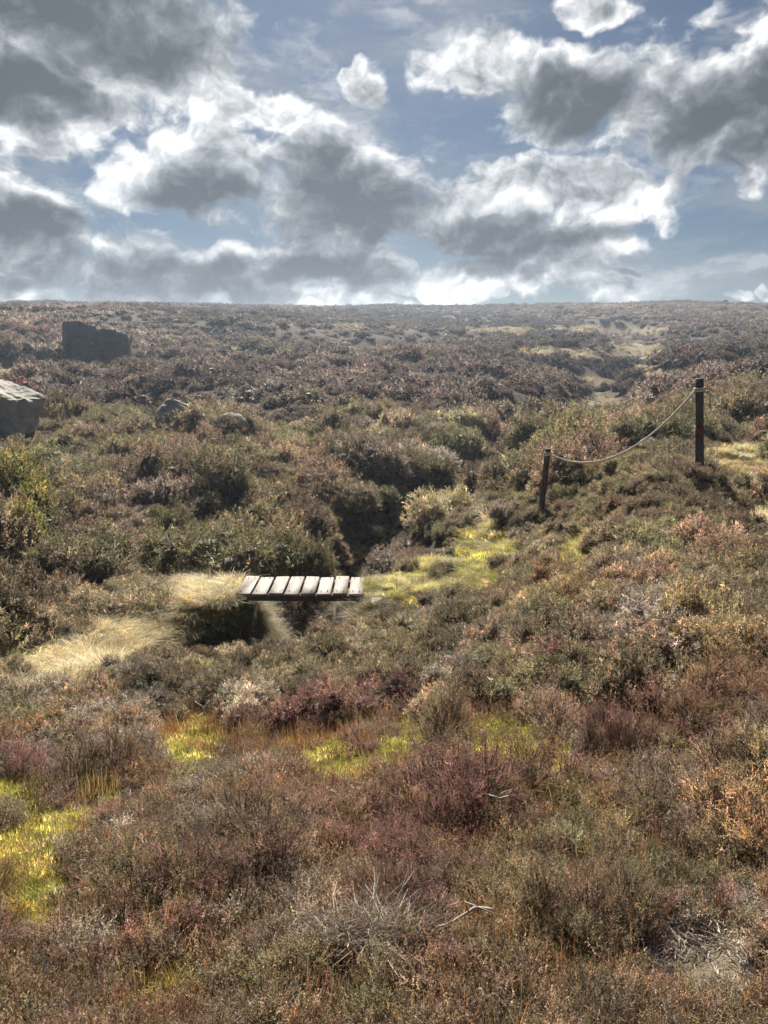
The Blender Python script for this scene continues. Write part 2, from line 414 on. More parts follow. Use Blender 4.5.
def heather_mesh(name, R, Hh, nl, N, K, M, sl, ll, lw, seed, up=0.9, core=True, hue=0.2, branches=40, dead=0.06):
    rng = np.random.default_rng(seed)
    Q = Quads()
    lb = lobes(R, Hh, nl, rng)
    tip, nd = shell(lb, N, rng)
    d = norm(nd + np.array([0, 0, up]) + rng.normal(size=(N, 3)) * 0.28)
    L = sl * rng.uniform(0.6, 1.4, N)
    base = tip - d * L[:, None]
    if sl > 0.05 and branches > 20:
        Q.add(sticks(base, tip, 0.0018, 0.0008, rng), 1.0, 1)
    # shoots
    t = rng.uniform(0.25, 1.0, (N, K)); t[:, 0] = 1
    sb = base[:, None] + (tip - base)[:, None] * t[..., None]
    sd = norm(d[:, None] * 1.1 + rng.normal(size=(N, K, 3)) * 0.55)
    slen = sl * 0.5 * rng.uniform(0.6, 1.3, (N, K))
    # leaves on shoots
    u = (np.arange(M) + rng.uniform(0, 1, (N, K, M))) / M
    lbp = sb[:, :, None] + sd[:, :, None] * (slen[..., None] * u)[..., None]
    ld = norm(sd[:, :, None] * 1.0 + rng.normal(size=(N, K, M, 3)) * 0.6)
    q = leafs(lbp.reshape(-1, 3), ld.reshape(-1, 3), (ll * rng.uniform(0.7, 1.3, N * K * M)), lw, rng)
    br = np.exp(rng.normal(0, 0.42, (N, 1, 1))) * np.exp(rng.normal(0, 0.18, (N, K, 1))) * np.exp(rng.normal(0, 0.15, (N, K, M)))
    # per-sprig hue: some sprigs still carry pale dry flowers, some green shoots, some dead and grey
    kind = rng.random((N, 1, 1, 1))
    g = np.array([0.9, 1.05, 0.72]); f = np.array([1.6, 1.34, 1.18]); dd = np.array([1.55, 1.65, 1.8])
    g = g; hcol = np.where(kind < hue, g, np.where(kind < hue * 2, f, np.where(kind > 1 - dead, dd, np.array([1.0, 1.0, 1.0]))))
    tone = (br[..., None] * hcol) * np.ones((N, K, M, 1))
    Q.add(q, tone.reshape(-1, 3), 0)
    # woody branches
    if branches:
        bt = tip[rng.choice(N, branches)] * 0.9
        b0 = rng.normal(size=(branches, 3)) * np.array([R * 0.15, R * 0.15, 0]); b0[:, 2] = -0.05
        mid = (b0 + bt) * 0.5 + rng.normal(size=(branches, 3)) * R * 0.10; mid[:, 2] = np.abs(mid[:, 2]) * 0.8
        w = max(0.003, R * 0.008)
        Q.add(sticks(b0, mid, w, w * 0.7, rng), 0.9, 1); Q.add(sticks(mid, bt, w * 0.7, w * 0.3, rng), 1.0, 1)
    if core:
        # dense twig mass inside
        for l in lb:
            na, nb = 9, 4
            A = np.linspace(0, 2 * math.pi, na + 1); B = np.linspace(0, math.pi / 2, nb + 1)
            P = np.zeros((na + 1, nb + 1, 3))
            P[..., 0] = l[0] + 0.72 * l[2] * np.cos(A)[:, None] * np.cos(B); P[..., 1] = l[1] + 0.72 * l[2] * np.sin(A)[:, None] * np.cos(B)
            P[..., 2] = 0.74 * l[3] * np.sin(B) - 0.02
            qq = np.stack([P[:-1, :-1], P[1:, :-1], P[1:, 1:], P[:-1, 1:]], 2).reshape(-1, 4, 3)
            Q.add(qq, np.array([0.7, 0.68, 0.65]), 0)
    return Q.mesh(name, [M_HEATH, M_WOOD])

def tuft_mesh(name, n, hgt, spread, wid, droop, seed, mat, tone_sd=0.25, seg=3, lean=0.35, spin=0.9):
    rng = np.random.default_rng(seed)
    Q = Quads()
    a = rng.uniform(0, 2 * math.pi, n); r = spread * np.sqrt(rng.random(n))
    base = np.stack([r * np.cos(a), r * np.sin(a), np.full(n, -0.02)], 1)
    aa = a + rng.normal(0, spin, n)
    out = np.stack([np.cos(aa), np.sin(aa), np.zeros(n)], 1)
    Hh = hgt * rng.uniform(0.5, 1.2, n)
    le = lean * rng.uniform(0.2, 1.3, n)
    side = np.stack([-np.sin(aa), np.cos(aa), np.zeros(n)], 1)
    tone = np.exp(rng.normal(0, tone_sd, n))[:, None] * (1 + rng.normal(0, 0.08, (n, 3)))
    prev = None
    for k in range(seg + 1):
        t = k / seg
        p = base + out * (le * Hh * (t + droop * t ** 2.5))[:, None] + np.array([0, 0, 1]) * (Hh * (t - 0.45 * droop * t ** 3))[:, None]
        w = wid * (1 - t * 0.85)
        cur = (p - side * w, p + side * w)
        if prev is not None:
            Q.add(np.stack([prev[0], prev[1], cur[1], cur[0]], 1), tone, 0)
        prev = cur
    return Q.mesh(name, [mat])

NEAR = [heather_mesh('heather_near_%d' % i, 0.34, 0.28 + 0.03 * i, 7, 520, 6, 14, 0.11, 0.0068, 0.00125, 40 + i, up=1.0 + 0.15 * i, core=False, hue=0.2, branches=90) for i in range(5)]
MID = [heather_mesh('heather_mid_%d' % i, 0.55, 0.42 + 0.05 * i, 9, 1000, 5, 5, 0.11, 0.025, 0.0043, 60 + i, up=0.95, hue=0.15, branches=40) for i in range(4)]
FARM = [heather_mesh('heather_far_%d' % i, 0.6, 0.5, 7, 260, 3, 3, 0.12, 0.06, 0.016, 80 + i, up=0.6, hue=0.035, branches=0, dead=0.02) for i in range(4)]
VFAR = [heather_mesh('heather_vfar_%d' % i, 0.9, 0.55, 8, 150, 2, 2, 0.16, 0.13, 0.035, 90 + i, up=0.5, hue=0.035, branches=0, dead=0.02) for i in range(4)]
SPRIG = [heather_mesh('heather_sprig_%d' % i, 0.11, 0.09, 3, 44, 6, 13, 0.085, 0.0068, 0.00125, 120 + i, up=1.1, core=False, branches=16) for i in range(4)]
STEMS = [tuft_mesh('russet_stems_%d' % i, 80, 0.12, 0.10, 0.0016, 0.1, 140 + i, M_GRASS, 0.35, 2, 0.2) for i in range(3)]
TUSS = [tuft_mesh('tussock_%d' % i, 190, 0.20, 0.13, 0.0042, 0.8, 150 + i, M_GRASS, 0.38, 4, 0.85, 1.7) for i in range(3)]
TUSSF = [tuft_mesh('tussock_far_%d' % i, 60, 0.28, 0.25, 0.02, 0.7, 160 + i, M_GRASS, 0.25, 2, 0.6) for i in range(2)]
MOSS = [tuft_mesh('moss_%d' % i, 150, 0.028, 0.075, 0.0028, 0.5, 170 + i, M_MOSS, 0.3, 2, 0.6) for i in range(3)]
def twig_mesh(name, seed, n=40, size=0.07):
    rng = np.random.default_rng(seed); Q = Quads()
    a = rng.normal(size=(n, 3)) * size * np.array([0.6, 0.6, 0.12]); a[:, 2] = np.abs(a[:, 2]) + 0.01
    d = norm(rng.normal(size=(n, 3)) * np.array([1, 1, 0.45]))
    m = a + d * size * 0.5; b = m + norm(d + rng.normal(size=(n, 3)) * 0.4) * size * 0.45
    to = np.exp(rng.normal(0, 0.3, n))[:, None] * np.ones((n, 3)); to = np.concatenate([to, to])
    Q.add(sticks(a, m, 0.0018, 0.0014, rng), to, 0); Q.add(sticks(m, b, 0.0014, 0.0006, rng), to, 0)
    return Q.mesh(name, [M_DEAD])
TWIGS = [twig_mesh('litter_%d' % i, 180 + i) for i in range(3)]

# ------------------------------------------------------------------ stuff: one object, geometry-node instances
def gn_group(name, coll):
    g = bpy.data.node_groups.new(name, 'GeometryNodeTree')
    g.interface.new_socket('Geometry', in_out='INPUT', socket_type='NodeSocketGeometry')
    g.interface.new_socket('Geometry', in_out='OUTPUT', socket_type='NodeSocketGeometry')
    N = g.nodes.new; L = g.links.new
    gi = N('NodeGroupInput'); go = N('NodeGroupOutput')
    ci = N('GeometryNodeCollectionInfo'); ci.inputs['Collection'].default_value = coll
    ci.inputs['Separate Children'].default_value = True; ci.inputs['Reset Children'].default_value = True
    io = N('GeometryNodeInstanceOnPoints'); io.inputs['Pick Instance'].default_value = True
    def na(nm, t):
        n = N('GeometryNodeInputNamedAttribute'); n.data_type = t; n.inputs['Name'].default_value = nm
        return n.outputs['Attribute']
    L(gi.outputs[0], io.inputs['Points']); L(ci.outputs[0], io.inputs['Instance'])
    L(na('pid', 'INT'), io.inputs['Instance Index'])
    er = N('FunctionNodeEulerToRotation'); L(na('rot', 'FLOAT_VECTOR'), er.inputs[0]); L(er.outputs[0], io.inputs['Rotation'])
    L(na('scl', 'FLOAT_VECTOR'), io.inputs['Scale'])
    L(io.outputs[0], go.inputs[0])
    return g

def stuff(name, meshes, P, rot, scl, tint, pid, label, cat):
    coll = bpy.data.collections.new(name + '_kinds')
    for i, m in enumerate(meshes):
        coll.objects.link(bpy.data.objects.new('%s_kind_%02d' % (name, i), m))
    me = bpy.data.meshes.new(name); n = len(P)
    me.vertices.add(n); me.vertices.foreach_set('co', np.asarray(P, np.float32).ravel())
    def at_(nm, t, key, arr):
        a = me.attributes.new(nm, t, 'POINT'); a.data.foreach_set(key, np.ascontiguousarray(arr).ravel())
    at_('pid', 'INT', 'value', np.asarray(pid, np.int32))
    at_('rot', 'FLOAT_VECTOR', 'vector', np.asarray(rot, np.float32))
    at_('scl', 'FLOAT_VECTOR', 'vector', np.asarray(scl, np.float32))
    t4 = np.ones((n, 4), np.float32); t4[:, :3] = tint
    at_('tint', 'FLOAT_COLOR', 'color', t4)
    o = link(bpy.data.objects.new(name, me))
    md = o.modifiers.new('scatter', 'NODES'); md.node_group = gn_group(name + '_scatter', coll)
    o['kind'] = 'stuff'; o['label'] = label; o['category'] = cat
    return o

# ------------------------------------------------------------------ scatter
FAM = {'brown': (0.250, 0.186, 0.134), 'plum': (0.222, 0.132, 0.114), 'russet': (0.280, 0.190, 0.115), 'olive': (0.222, 0.193, 0.118), 'grey': (0.285, 0.238, 0.196), 'gold': (0.30, 0.235, 0.140), 'green': (0.13, 0.135, 0.035), 'tan': (0.232, 0.194, 0.134), 'heath': (0.222, 0.170, 0.143)}

REDS = [(420, 820, 110, 60), (330, 790, 90, 40), (130, 655, 30, 18), (600, 300, 1, 1), (230, 655, 40, 14)]
OLIVES = [(210, 470, 70, 40), (60, 590, 50, 30), (250, 550, 60, 30), (320, 540, 40, 30), (690, 890, 60, 30), (590, 500, 60, 40), (700, 545, 60, 25), (480, 590, 50, 20), (300, 1010, 120, 30), (560, 860, 60, 40)]
GREYS = [(280, 930, 50, 40), (90, 760, 50, 30), (80, 720, 40, 25), (640, 650, 80, 40), (480, 650, 50, 30), (700, 820, 50, 40), (200, 820, 40, 30), (60, 950, 50, 30), (370, 945, 40, 20), (120, 510, 40, 30)]
GOLDS = [(560, 800, 70, 40), (640, 820, 60, 30), (500, 930, 60, 40), (450, 850, 40, 30), (700, 650, 60, 40), (600, 590, 60, 30)]
def ell(lst, u, v):
    b = -9.0
    for cx, cy, rx, ry in lst: b = max(b, 1 - math.hypot((u - cx) / rx, (v - cy) / ry))
    return b

def family(u, v, r, rng):
    q = rng.random()
    n = rng.normal(0, 0.25)
    if ell(REDS, u, v) + n > 0.1: return 'plum' if q < 0.75 else 'russet'
    if ell(OLIVES, u, v) + n > 0.1: return 'olive' if q < 0.6 else 'brown'
    if ell(GREYS, u, v) + n > 0.15: return 'grey' if q < 0.7 else 'brown'
    if ell(GOLDS, u, v) + n > 0.15: return 'gold' if q < 0.65 else 'russet'
    if r < 6: return ('brown', 'russet', 'plum', 'olive', 'grey')[int(rng.choice(5, p=[.4, .22, .2, .1, .08]))]
    if r < 30: return ('tan', 'grey', 'brown', 'olive')[int(rng.choice(4, p=[.50, .12, .20, .18]))]
    return ('tan', 'grey', 'heath', 'plum')[int(rng.choice(4, p=[.14, .12, .69, .05]))]

def darts(n, r0, r1, azm, radfun, rng, prior=None):
    """Poisson-like darts on the sector, spacing given by radfun(r)"""
    pts = []; cell = {}
    cs = 0.6
    az = rng.uniform(-azm, azm, n); rr = np.sqrt(rng.uniform(r0 ** 2, r1 ** 2, n))
    X = rr * np.sin(az); Y = rr * np.cos(az)
    for x, y, r in zip(X, Y, rr):
        s = radfun(r)
        k = int(math.ceil(s / cs)); ci, cj = int(math.floor(x / cs)), int(math.floor(y / cs))
        ok = True
        for a in range(ci - k, ci + k + 1):
            for b in range(cj - k, cj + k + 1):
                for (px, py) in cell.get((a, b), ()):
                    if (px - x) ** 2 + (py - y) ** 2 < s * s: ok = False; break
                if not ok: break
            if not ok: break
        if ok:
            cell.setdefault((ci, cj), []).append((x, y)); pts.append((x, y))
    return np.array(pts)

POST_T = at(699.5, 464, 11.8); POST_S = at(541.5, 508, 13.3)

def blocked(x, y):
    if BR_X0 - 0.3 < x < BR_X1 + 0.95 and BR_Y0 - 1.0 < y < BR_Y0 + BR_W + 0.35: return True
    for p, rad in ((POST_T, 0.16), (POST_S, 0.3)):
        if math.hypot(x - p[0], y - p[1]) < rad: return True
    return False

KEEP = []    # spots kept free of heather: (x, y, radius)
EXTRA = []   # named big shrubs etc. filled below

rng = np.random.default_rng(77)
cand = np.concatenate([
    darts(9000, 1.15, 6.0, 0.62, lambda r: 0.20 + 0.035 * r, rng),
    darts(16000, 6.0, 30.0, 0.58, lambda r: 0.44 if r < 10 else 0.95, rng)])
fz = darts(90000, 30.0, 75.0, 0.56, lambda r: 1.1, rng)
vz = darts(60000, 75.0, 228.0, 0.55, lambda r: 1.5, rng)

ROCKROWS = [(12, 391, 442), (174, 398, 432), (232, 415, 440)]
ROCKS = [hit(p, b_) for p, t_, b_ in ROCKROWS]
RTOPS = [at(p, t_, q[1])[2] for (p, t_, b_), q in zip(ROCKROWS, ROCKS)]
OPEN_ROCK = [(10, 396, 34, 7), (174, 406, 13, 4), (232, 416, 10, 2)]
KEEP += [(at(95, 350, 51)[0], 49.5, 1.5)]
for q, rad in zip(ROCKS, (1.15, 0.45, 0.35)): KEEP.append((q[0], q[1], rad))

def filt(pts):
    z = height(pts[:, 0], pts[:, 1])
    zs, u, v = zones_at(pts[:, 0], pts[:, 1], z)
    d, t = seg_dist(pts[:, 0], pts[:, 1], STREAM)
    ok = (zs['straw'] < 0.5) & (zs['moss'] < 0.5) & (zs['path'] < 0.45) & (zs['green'] < 0.6)
    r = np.hypot(pts[:, 0], pts[:, 1])
    ok &= ~((d < 0.6) & (r < 24) & (t > 2.2)) & ~((d < 1.1) & (r >= 24) & (r < 80) & (rng.random(len(pts)) < 0.6))
    ok &= ~((pts[:, 1] < BR_Y0 + 1.7) & (pts[:, 1] > 8.6) & (u > 195) & (u < 374) & (v > 580) & (v < 642))
    ok &= ~((zs['bare'] > 0.5) & (rng.random(len(pts)) < 0.7))
    ok &= ~((zs['stems'] > 0.5) & (rng.random(len(pts)) < 0.55))
    for i in range(len(pts)):
        if ok[i]:
            if blocked(*pts[i]): ok[i] = False
            for kx, ky, kr in KEEP:
                if math.hypot(pts[i, 0] - kx, pts[i, 1] - ky) < kr: ok[i] = False
    return pts[ok], z[ok], u[ok], v[ok], r[ok]

OPEN = [(300, 586, 74, 16), (262, 622, 62, 20), (372, 612, 14, 8), (374, 592, 24, 18), (412, 584, 42, 15)]
OPEN_ROPE = [(580, 464, 30, 9), (625, 458, 28, 12), (665, 425, 30, 16), (545, 478, 9, 30), (699, 420, 10, 42)]
def hides(b):
    """does the bush stand in front of the bridge, the open water, a moss or grass patch as seen from the path?"""
    h = b['hz'] * b['s'] * (0.36 if b['r'] < 5.2 else 0.5); R = b['s'] * (0.3 if b['r'] < 5.2 else 0.5)
    for fx in (-0.8, 0, 0.8):
        for fz in (0.35, 0.7, 1.0):
            u, v = proj(b['x'] + fx * R, b['y'], b['z'] + fz * h)
            if b['y'] < BR_Y0 + 0.3:
                if ell(OPEN, u, v) > 0: return 2
            if b['y'] < 13.4 and ell(OPEN_ROPE, u, v) > 0: return 2
            for k, th in (('moss', 0.05), ('straw', -0.15), ('path', 0.1), ('green', 0.05), ('bare', 0.0)):
                if k == 'moss' and abs(fx) < 0.5 and ell(ZONES[k], u, v) > 0.1: return 2
                if k == 'path' and ell(ZONES[k], u, v) > 0.3: return 2
                if k == 'straw' and ell(ZONES[k], u, v) > 0.5: return 2
                if k == 'green' and ell(ZONES[k], u, v) > 0.3: return 2
                if ell(ZONES[k], u, v) > (th if abs(fx) < 0.5 else th + 0.25): return 1
    return 0

pts, zz, uu, vv, rad = filt(cand)
bush = []
for i in range(len(pts)):
    r = rad[i]
    fam = family(uu[i], vv[i], r, rng)
    if r < 5.2:
        s = rng.uniform(0.65, 1.35) * (0.85 + 0.06 * r); hz = rng.uniform(0.7, 1.2)
        me = NEAR[int(rng.integers(len(NEAR)))]; base_r = 0.34
    else:
        s = rng.uniform(0.8, 1.5) * (1.2 if r > 10 else 0.62) ; hz = rng.uniform(0.8, 1.25)
        if r > 12 and rng.random() < 0.25: s *= 1.35
        me = MID[int(rng.integers(len(MID)))]; base_r = 0.55
    t = np.array(FAM[fam]) * np.exp(rng.normal(0, 0.2)) * (1 + rng.normal(0, 0.03, 3))
    vis = (-30 < uu[i] < 798) and (320 < vv[i] < 1060)
    dep = math.hypot(r, zz[i])
    bush.append(dict(x=pts[i, 0], y=pts[i, 1], z=zz[i], u=uu[i], v=vv[i], r=r, fam=fam, s=s, hz=hz, me=me, tint=t, size=base_r * s / dep * (1 if vis else 0), rz=rng.uniform(0, 6.28), sx=rng.uniform(0.82, 1.3)))
keepb = []
for b in bush:
    if any(ell([e_], b['u'], b['v'] - 14) > -0.25 and b['y'] < q_[1] + 0.3 for e_, q_ in zip(OPEN_ROCK, ROCKS)) : continue
    if b['r'] < 16:
        hd = hides(b)
        if hd == 2: continue
        if hd == 1 and rng.random() < 0.9: continue
    keepb.append(b)
bush = keepb
bush.sort(key=lambda b: -b['size'])
things, rest = bush[:290], bush[290:]

FAMTXT = {'brown': 'brown', 'plum': 'dark plum red', 'russet': 'russet', 'olive': 'olive green', 'grey': 'silvery grey', 'gold': 'golden brown', 'green': 'green', 'tan': 'dull tan'}
AREAS = [
    ('low in front where the bank is closest', lambda b: b['v'] > 850),
    ('on the bank below the yellow moss patches', lambda b: b['v'] > 750),
    ('among the russet stems before the footbridge', lambda b: b['v'] > 630 and b['u'] < 450),
    ('on the open right bank below the rope posts', lambda b: b['v'] > 560 and b['u'] >= 450),
    ('between the straw grass and the green bushes', lambda b: b['v'] > 480 and b['u'] < 250),
    ('on the bank around the rope and its two posts', lambda b: b['u'] >= 450),
    ('in the valley thicket behind the footbridge', lambda b: True),
]
LAND = [('the footbridge', at(300, 600, 10.8)), ('the short leaning post', POST_S), ('the tall rope post', POST_T), ('the white dead twigs', hit(370, 948)),
        ('the central yellow moss patch', hit(508, 738)), ('the left yellow moss patch', hit(190, 735)), ('the mossy hollow at the bottom left', hit(25, 880)),
        ('the pale path edge at the bottom right', hit(735, 930)), ('the straw grass left of the footbridge', hit(90, 655)), ('the little gully beyond the footbridge', hit(372, 520))]
for b in things: b['lab'] = None
for nm, q in LAND:
    qu, qv = proj(q[0], q[1], q[2])
    for word, fx in (('just left of', lambda du, dv: du < -12 and abs(dv) < 45), ('just right of', lambda du, dv: du > 12 and abs(dv) < 45), ('just in front of', lambda du, dv: dv > 8 and abs(du) < 60)):
        best = None
        for b in things:
            if b['lab'] or not (5 < b['u'] < 763): continue
            du, dv = b['u'] - qu, b['v'] - qv
            if fx(du, dv) and math.hypot(du, dv) < 120:
                k = math.hypot(du, dv)
                if best is None or k < best[0]: best = (k, b)
        if best: best[1]['lab'] = '%s heather bush growing %s %s' % (FAMTXT[best[1]['fam']], word, nm)
for i, b in enumerate(things):
    o = link(bpy.data.objects.new('heather_bush', b['me']))
    o.location = (b['x'], b['y'], b['z'] - 0.03)
    o.rotation_euler = (0, 0, b['rz']); o.scale = (b['s'] * b['sx'], b['s'] / b['sx'], b['s'] * b['hz'])
    o['tint'] = [float(c) for c in b['tint']]
    area = next(a for a, f in AREAS if f(b))
    o['category'] = 'heather bush'
    o['label'] = b['lab'] or '%s heather bush %s' % (FAMTXT[b['fam']], area)
    o['group'] = '%s heather bushes %s' % (FAMTXT[b['fam']], area)

# far and undergrowth heather: one mass
def far_block(pts, nk, off, smin, smax):
    p, z, u, v, r = filt(pts)
    n = len(p)
    tint = np.array([np.array(FAM[family(u[i], v[i], r[i], rng)]) for i in range(n)])
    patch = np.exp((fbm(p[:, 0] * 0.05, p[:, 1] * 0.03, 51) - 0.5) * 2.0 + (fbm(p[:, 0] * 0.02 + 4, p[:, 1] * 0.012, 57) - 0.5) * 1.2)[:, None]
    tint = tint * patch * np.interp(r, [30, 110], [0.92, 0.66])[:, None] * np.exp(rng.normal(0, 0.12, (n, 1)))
    s = smin + (smax - smin) * rng.random(n) ** 1.8
    return np.stack([p[:, 0], p[:, 1], z - 0.05], 1), np.stack([0 * s, 0 * s, rng.uniform(0, 6.28, n)], 1), np.stack([s, s, s * rng.uniform(0.7, 1.15, n)], 1), tint, rng.integers(0, nk, n) + off
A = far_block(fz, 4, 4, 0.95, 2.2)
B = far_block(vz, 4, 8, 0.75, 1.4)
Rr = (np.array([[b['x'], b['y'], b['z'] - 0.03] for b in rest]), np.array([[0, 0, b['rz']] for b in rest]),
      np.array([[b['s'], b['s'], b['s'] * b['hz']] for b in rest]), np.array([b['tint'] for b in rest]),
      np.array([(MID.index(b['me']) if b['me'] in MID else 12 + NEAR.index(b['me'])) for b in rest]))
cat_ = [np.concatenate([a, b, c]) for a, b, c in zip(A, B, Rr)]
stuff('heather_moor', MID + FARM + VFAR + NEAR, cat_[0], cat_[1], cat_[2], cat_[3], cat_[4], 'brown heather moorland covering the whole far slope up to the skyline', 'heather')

# ground cover close by
def uniform(n, r0, r1, azm):
    az = rng.uniform(-azm, azm, n); rr = np.exp(rng.uniform(math.log(r0), math.log(r1), n))
    return np.stack([rr * np.sin(az), rr * np.cos(az)], 1)

def cover(n, r0, r1, azm, prob, power=False, clear=0.0, hgt=0.12):
    p = uniform(n, r0, r1, azm) if not power else np.stack([(lambda a, q: (q * np.sin(a), q * np.cos(a)))(rng.uniform(-azm, azm, n), np.sqrt(rng.uniform(r0 ** 2, r1 ** 2, n)))], 0)[0].T
    z = height(p[:, 0], p[:, 1])
    zs, u, v = zones_at(p[:, 0], p[:, 1], z)
    d, t = seg_dist(p[:, 0], p[:, 1], STREAM)
    pr = prob(zs, u, v, d, np.hypot(p[:, 0], p[:, 1]))
    inside = (p[:, 0] > BR_X0 - 0.09) & (p[:, 0] < BR_X1 + 0.02) & (p[:, 1] > BR_Y0 - 0.05) & (p[:, 1] < BR_Y0 + BR_W + 0.05)
    gap = (p[:, 1] < BR_Y0 + 1.5) & (p[:, 1] > 8.6) & (u > 252 + 8 * rng.normal(size=n)) & (u < 350) & (v > 586) & (v < 642)
    ok = (rng.random(n) < pr) & ~inside & ~gap
    if clear:
        ut, vt = proj(p[:, 0], p[:, 1], z + hgt)
        shade = np.maximum(np.maximum(zone('moss', ut, vt), zone('straw', ut, vt)), zone('moss', u, v)) > 0.1 + 0.5 * (rng.random(n) - 0.5)
        shade |= np.maximum(zone('path', ut, vt), zone('bare', ut, vt)) > 0.3
        ok &= ~(shade & (rng.random(n) < clear))
    return np.stack([p[ok, 0], p[ok, 1], z[ok]], 1), u[ok], v[ok]

def emit(name, meshes, P, tints, smin, smax, label, cat, tilt=0.15, sz=None):
    n = len(P)
    s = rng.uniform(smin, smax, n)
    if sz is not None: s = s * sz
    rot = np.stack([rng.normal(0, tilt, n), rng.normal(0, tilt, n), rng.uniform(0, 6.28, n)], 1)
    stuff(name, meshes, P, rot, np.stack([s, s, s * rng.uniform(0.8, 1.2, n)], 1), tints, rng.integers(0, len(meshes), n), label, cat)

def tints_of(keys, probs, n, sd=0.18):
    t = np.array([keys[i] for i in rng.choice(len(keys), n, p=probs)])
    return t * np.exp(rng.normal(0, sd, (n, 1))) * (1 + rng.normal(0, 0.05, (n, 3)))

P, u, v = cover(17000, 1.2, 11.0, 0.62, lambda z, u, v, d, r: np.where(z['path'] > 0.5, 0.05, np.where(z['moss'] > 0.3, 0.03, np.where(z['straw'] > 0.2, 0.03, 0.30))) * (d > 0.3), False, 0.90, 0.11)
P2, u2, v2 = cover(26000, 5.5, 32.0, 0.6, lambda z, u, v, d, r: np.where(r > 10, 0.33, 0.4) * (z['path'] < 0.4) * np.where((z['straw'] < 0.15) & (z['green'] < 0.15), 1.0, 0.10) * (z['moss'] < 0.3) * ((d > 0.7) | (r > 26)), True, 0.9, 0.16)
nb = ~((P2[:, 0] > BR_X0 - 0.6) & (P2[:, 0] < BR_X1 + 1.05) & (P2[:, 1] > BR_Y0 - 1.3) & (P2[:, 1] < BR_Y0 + BR_W + 0.5))
P2, u2, v2 = P2[nb], u2[nb], v2[nb]
emit('low_heather', MID, P2, np.array([FAM[family(a, b, math.hypot(c[0], c[1]), rng)] for a, b, c in zip(u2, v2, P2)]) * np.exp(rng.normal(0, 0.2, (len(P2), 1))), 0.30, 0.62, 'short heather knitting together the taller bushes of the valley', 'undergrowth')
emit('heather_undergrowth', SPRIG, P, np.array([FAM[family(a, b, math.hypot(c[0], c[1]), rng)] for a, b, c in zip(u, v, P)]) * np.exp(rng.normal(0, 0.2, (len(P), 1))), 0.7, 1.5, 'low young heather sprigs filling the gaps between the near bushes', 'undergrowth')
P, u, v = cover(9000, 1.3, 9.0, 0.62, lambda z, u, v, d, r: np.where(z['stems'] > 0.3, 0.95, 0.10) * np.where(z['moss'] > 0.3, 0.8, 1.0) * (z['path'] < 0.4) * (z['straw'] < 0.5) * (d > 0.35), False, 0.25, 0.1)
emit('russet_stems', STEMS, P, tints_of([(0.24, 0.12, 0.05), (0.20, 0.10, 0.05), (0.26, 0.18, 0.075), (0.12, 0.10, 0.05)], [.4, .25, .2, .15], len(P)), 0.7, 1.3, 'thin upright russet stems growing between the heather on the near bank', 'stems')
P, u, v = cover(42000, 1.3, 24.0, 0.6, lambda z, u, v, d, r: np.clip((z['straw'] * 0.95 + z['green'] * 0.6) * (r > 5) + 0.02 * (r > 8) + 0.3 * z['path'] * (r > 6) + 0.25 * (d < 0.8) * (r > 8) * (d > 0.3), 0, 1))
# shaggy turf hanging over the banks of the stream cut
q_ = np.stack([rng.uniform(BR_X0 - 1.9, BR_X0 + 0.6, 900), rng.uniform(BR_Y0 - 2.2, BR_Y0 + 0.5, 900)], 1)
q_ = np.concatenate([q_, np.stack([rng.uniform(BR_X0 - 0.2, BR_X0 + 0.75, 900), rng.uniform(BR_Y0 - 0.6, BR_Y0 + 1.0, 900)], 1),
                     np.stack([rng.uniform(BR_X1 - 0.75, BR_X1 + 0.3, 700), rng.uniform(BR_Y0 - 0.7, BR_Y0 + 1.0, 700)], 1)])
hz_ = height(q_[:, 0], q_[:, 1]); hu_, hv_ = proj(q_[:, 0], q_[:, 1], hz_)
sl_ = np.abs(height(q_[:, 0] + 0.06, q_[:, 1]) - hz_) + np.abs(height(q_[:, 0], q_[:, 1] + 0.06) - hz_)
k_ = ((hu_ < 288) | (hu_ > 330)) & (rng.random(len(q_)) < np.where(np.arange(len(q_)) < 900, 0.25, 0.05) + 9 * sl_) & ~((q_[:, 0] > BR_X0 - 0.10) & (q_[:, 0] < BR_X1 + 0.10) & (q_[:, 1] > BR_Y0 - 0.14) & (hz_ > BR_Z - 0.40))
turf = np.stack([q_[k_, 0], q_[k_, 1], hz_[k_]], 1); P = np.concatenate([P, turf])
zs, _, _ = zones_at(P[:, 0], P[:, 1], P[:, 2])
gt = tints_of([(0.74, 0.62, 0.38), (0.62, 0.52, 0.30), (0.44, 0.38, 0.17)], [.45, .35, .2], len(P))
gg = tints_of([(0.52, 0.47, 0.14), (0.62, 0.53, 0.25), (0.38, 0.36, 0.10)], [.5, .3, .2], len(P))
gt = np.where((zs['green'] > zs['straw'])[:, None], gg, gt)
gt[len(P) - len(turf):] = np.where((zs['straw'][len(P) - len(turf):] > 0.4)[:, None], gt[len(P) - len(turf):], 1) * np.where((zs['straw'][len(P) - len(turf):] > 0.4)[:, None], 1, tints_of([(0.36, 0.29, 0.16), (0.27, 0.23, 0.11), (0.22, 0.21, 0.08)], [.4, .35, .25], len(turf)))
emit('grass', TUSS, P, gt, 0.6, 1.25, 'pale straw and green tussock grass along the stream banks', 'grass', sz=np.where(np.hypot(P[:, 0], P[:, 1]) < 5, 0.55, 1.0) * np.where(zs['green'] > zs['straw'], 0.62, 0.88))
P, u, v = cover(26000, 20.0, 200.0, 0.55, lambda z, u, v, d, r: np.clip(z['straw'] * 0.5 + z['green'] * 0.3 + 0.02, 0, 1), True)
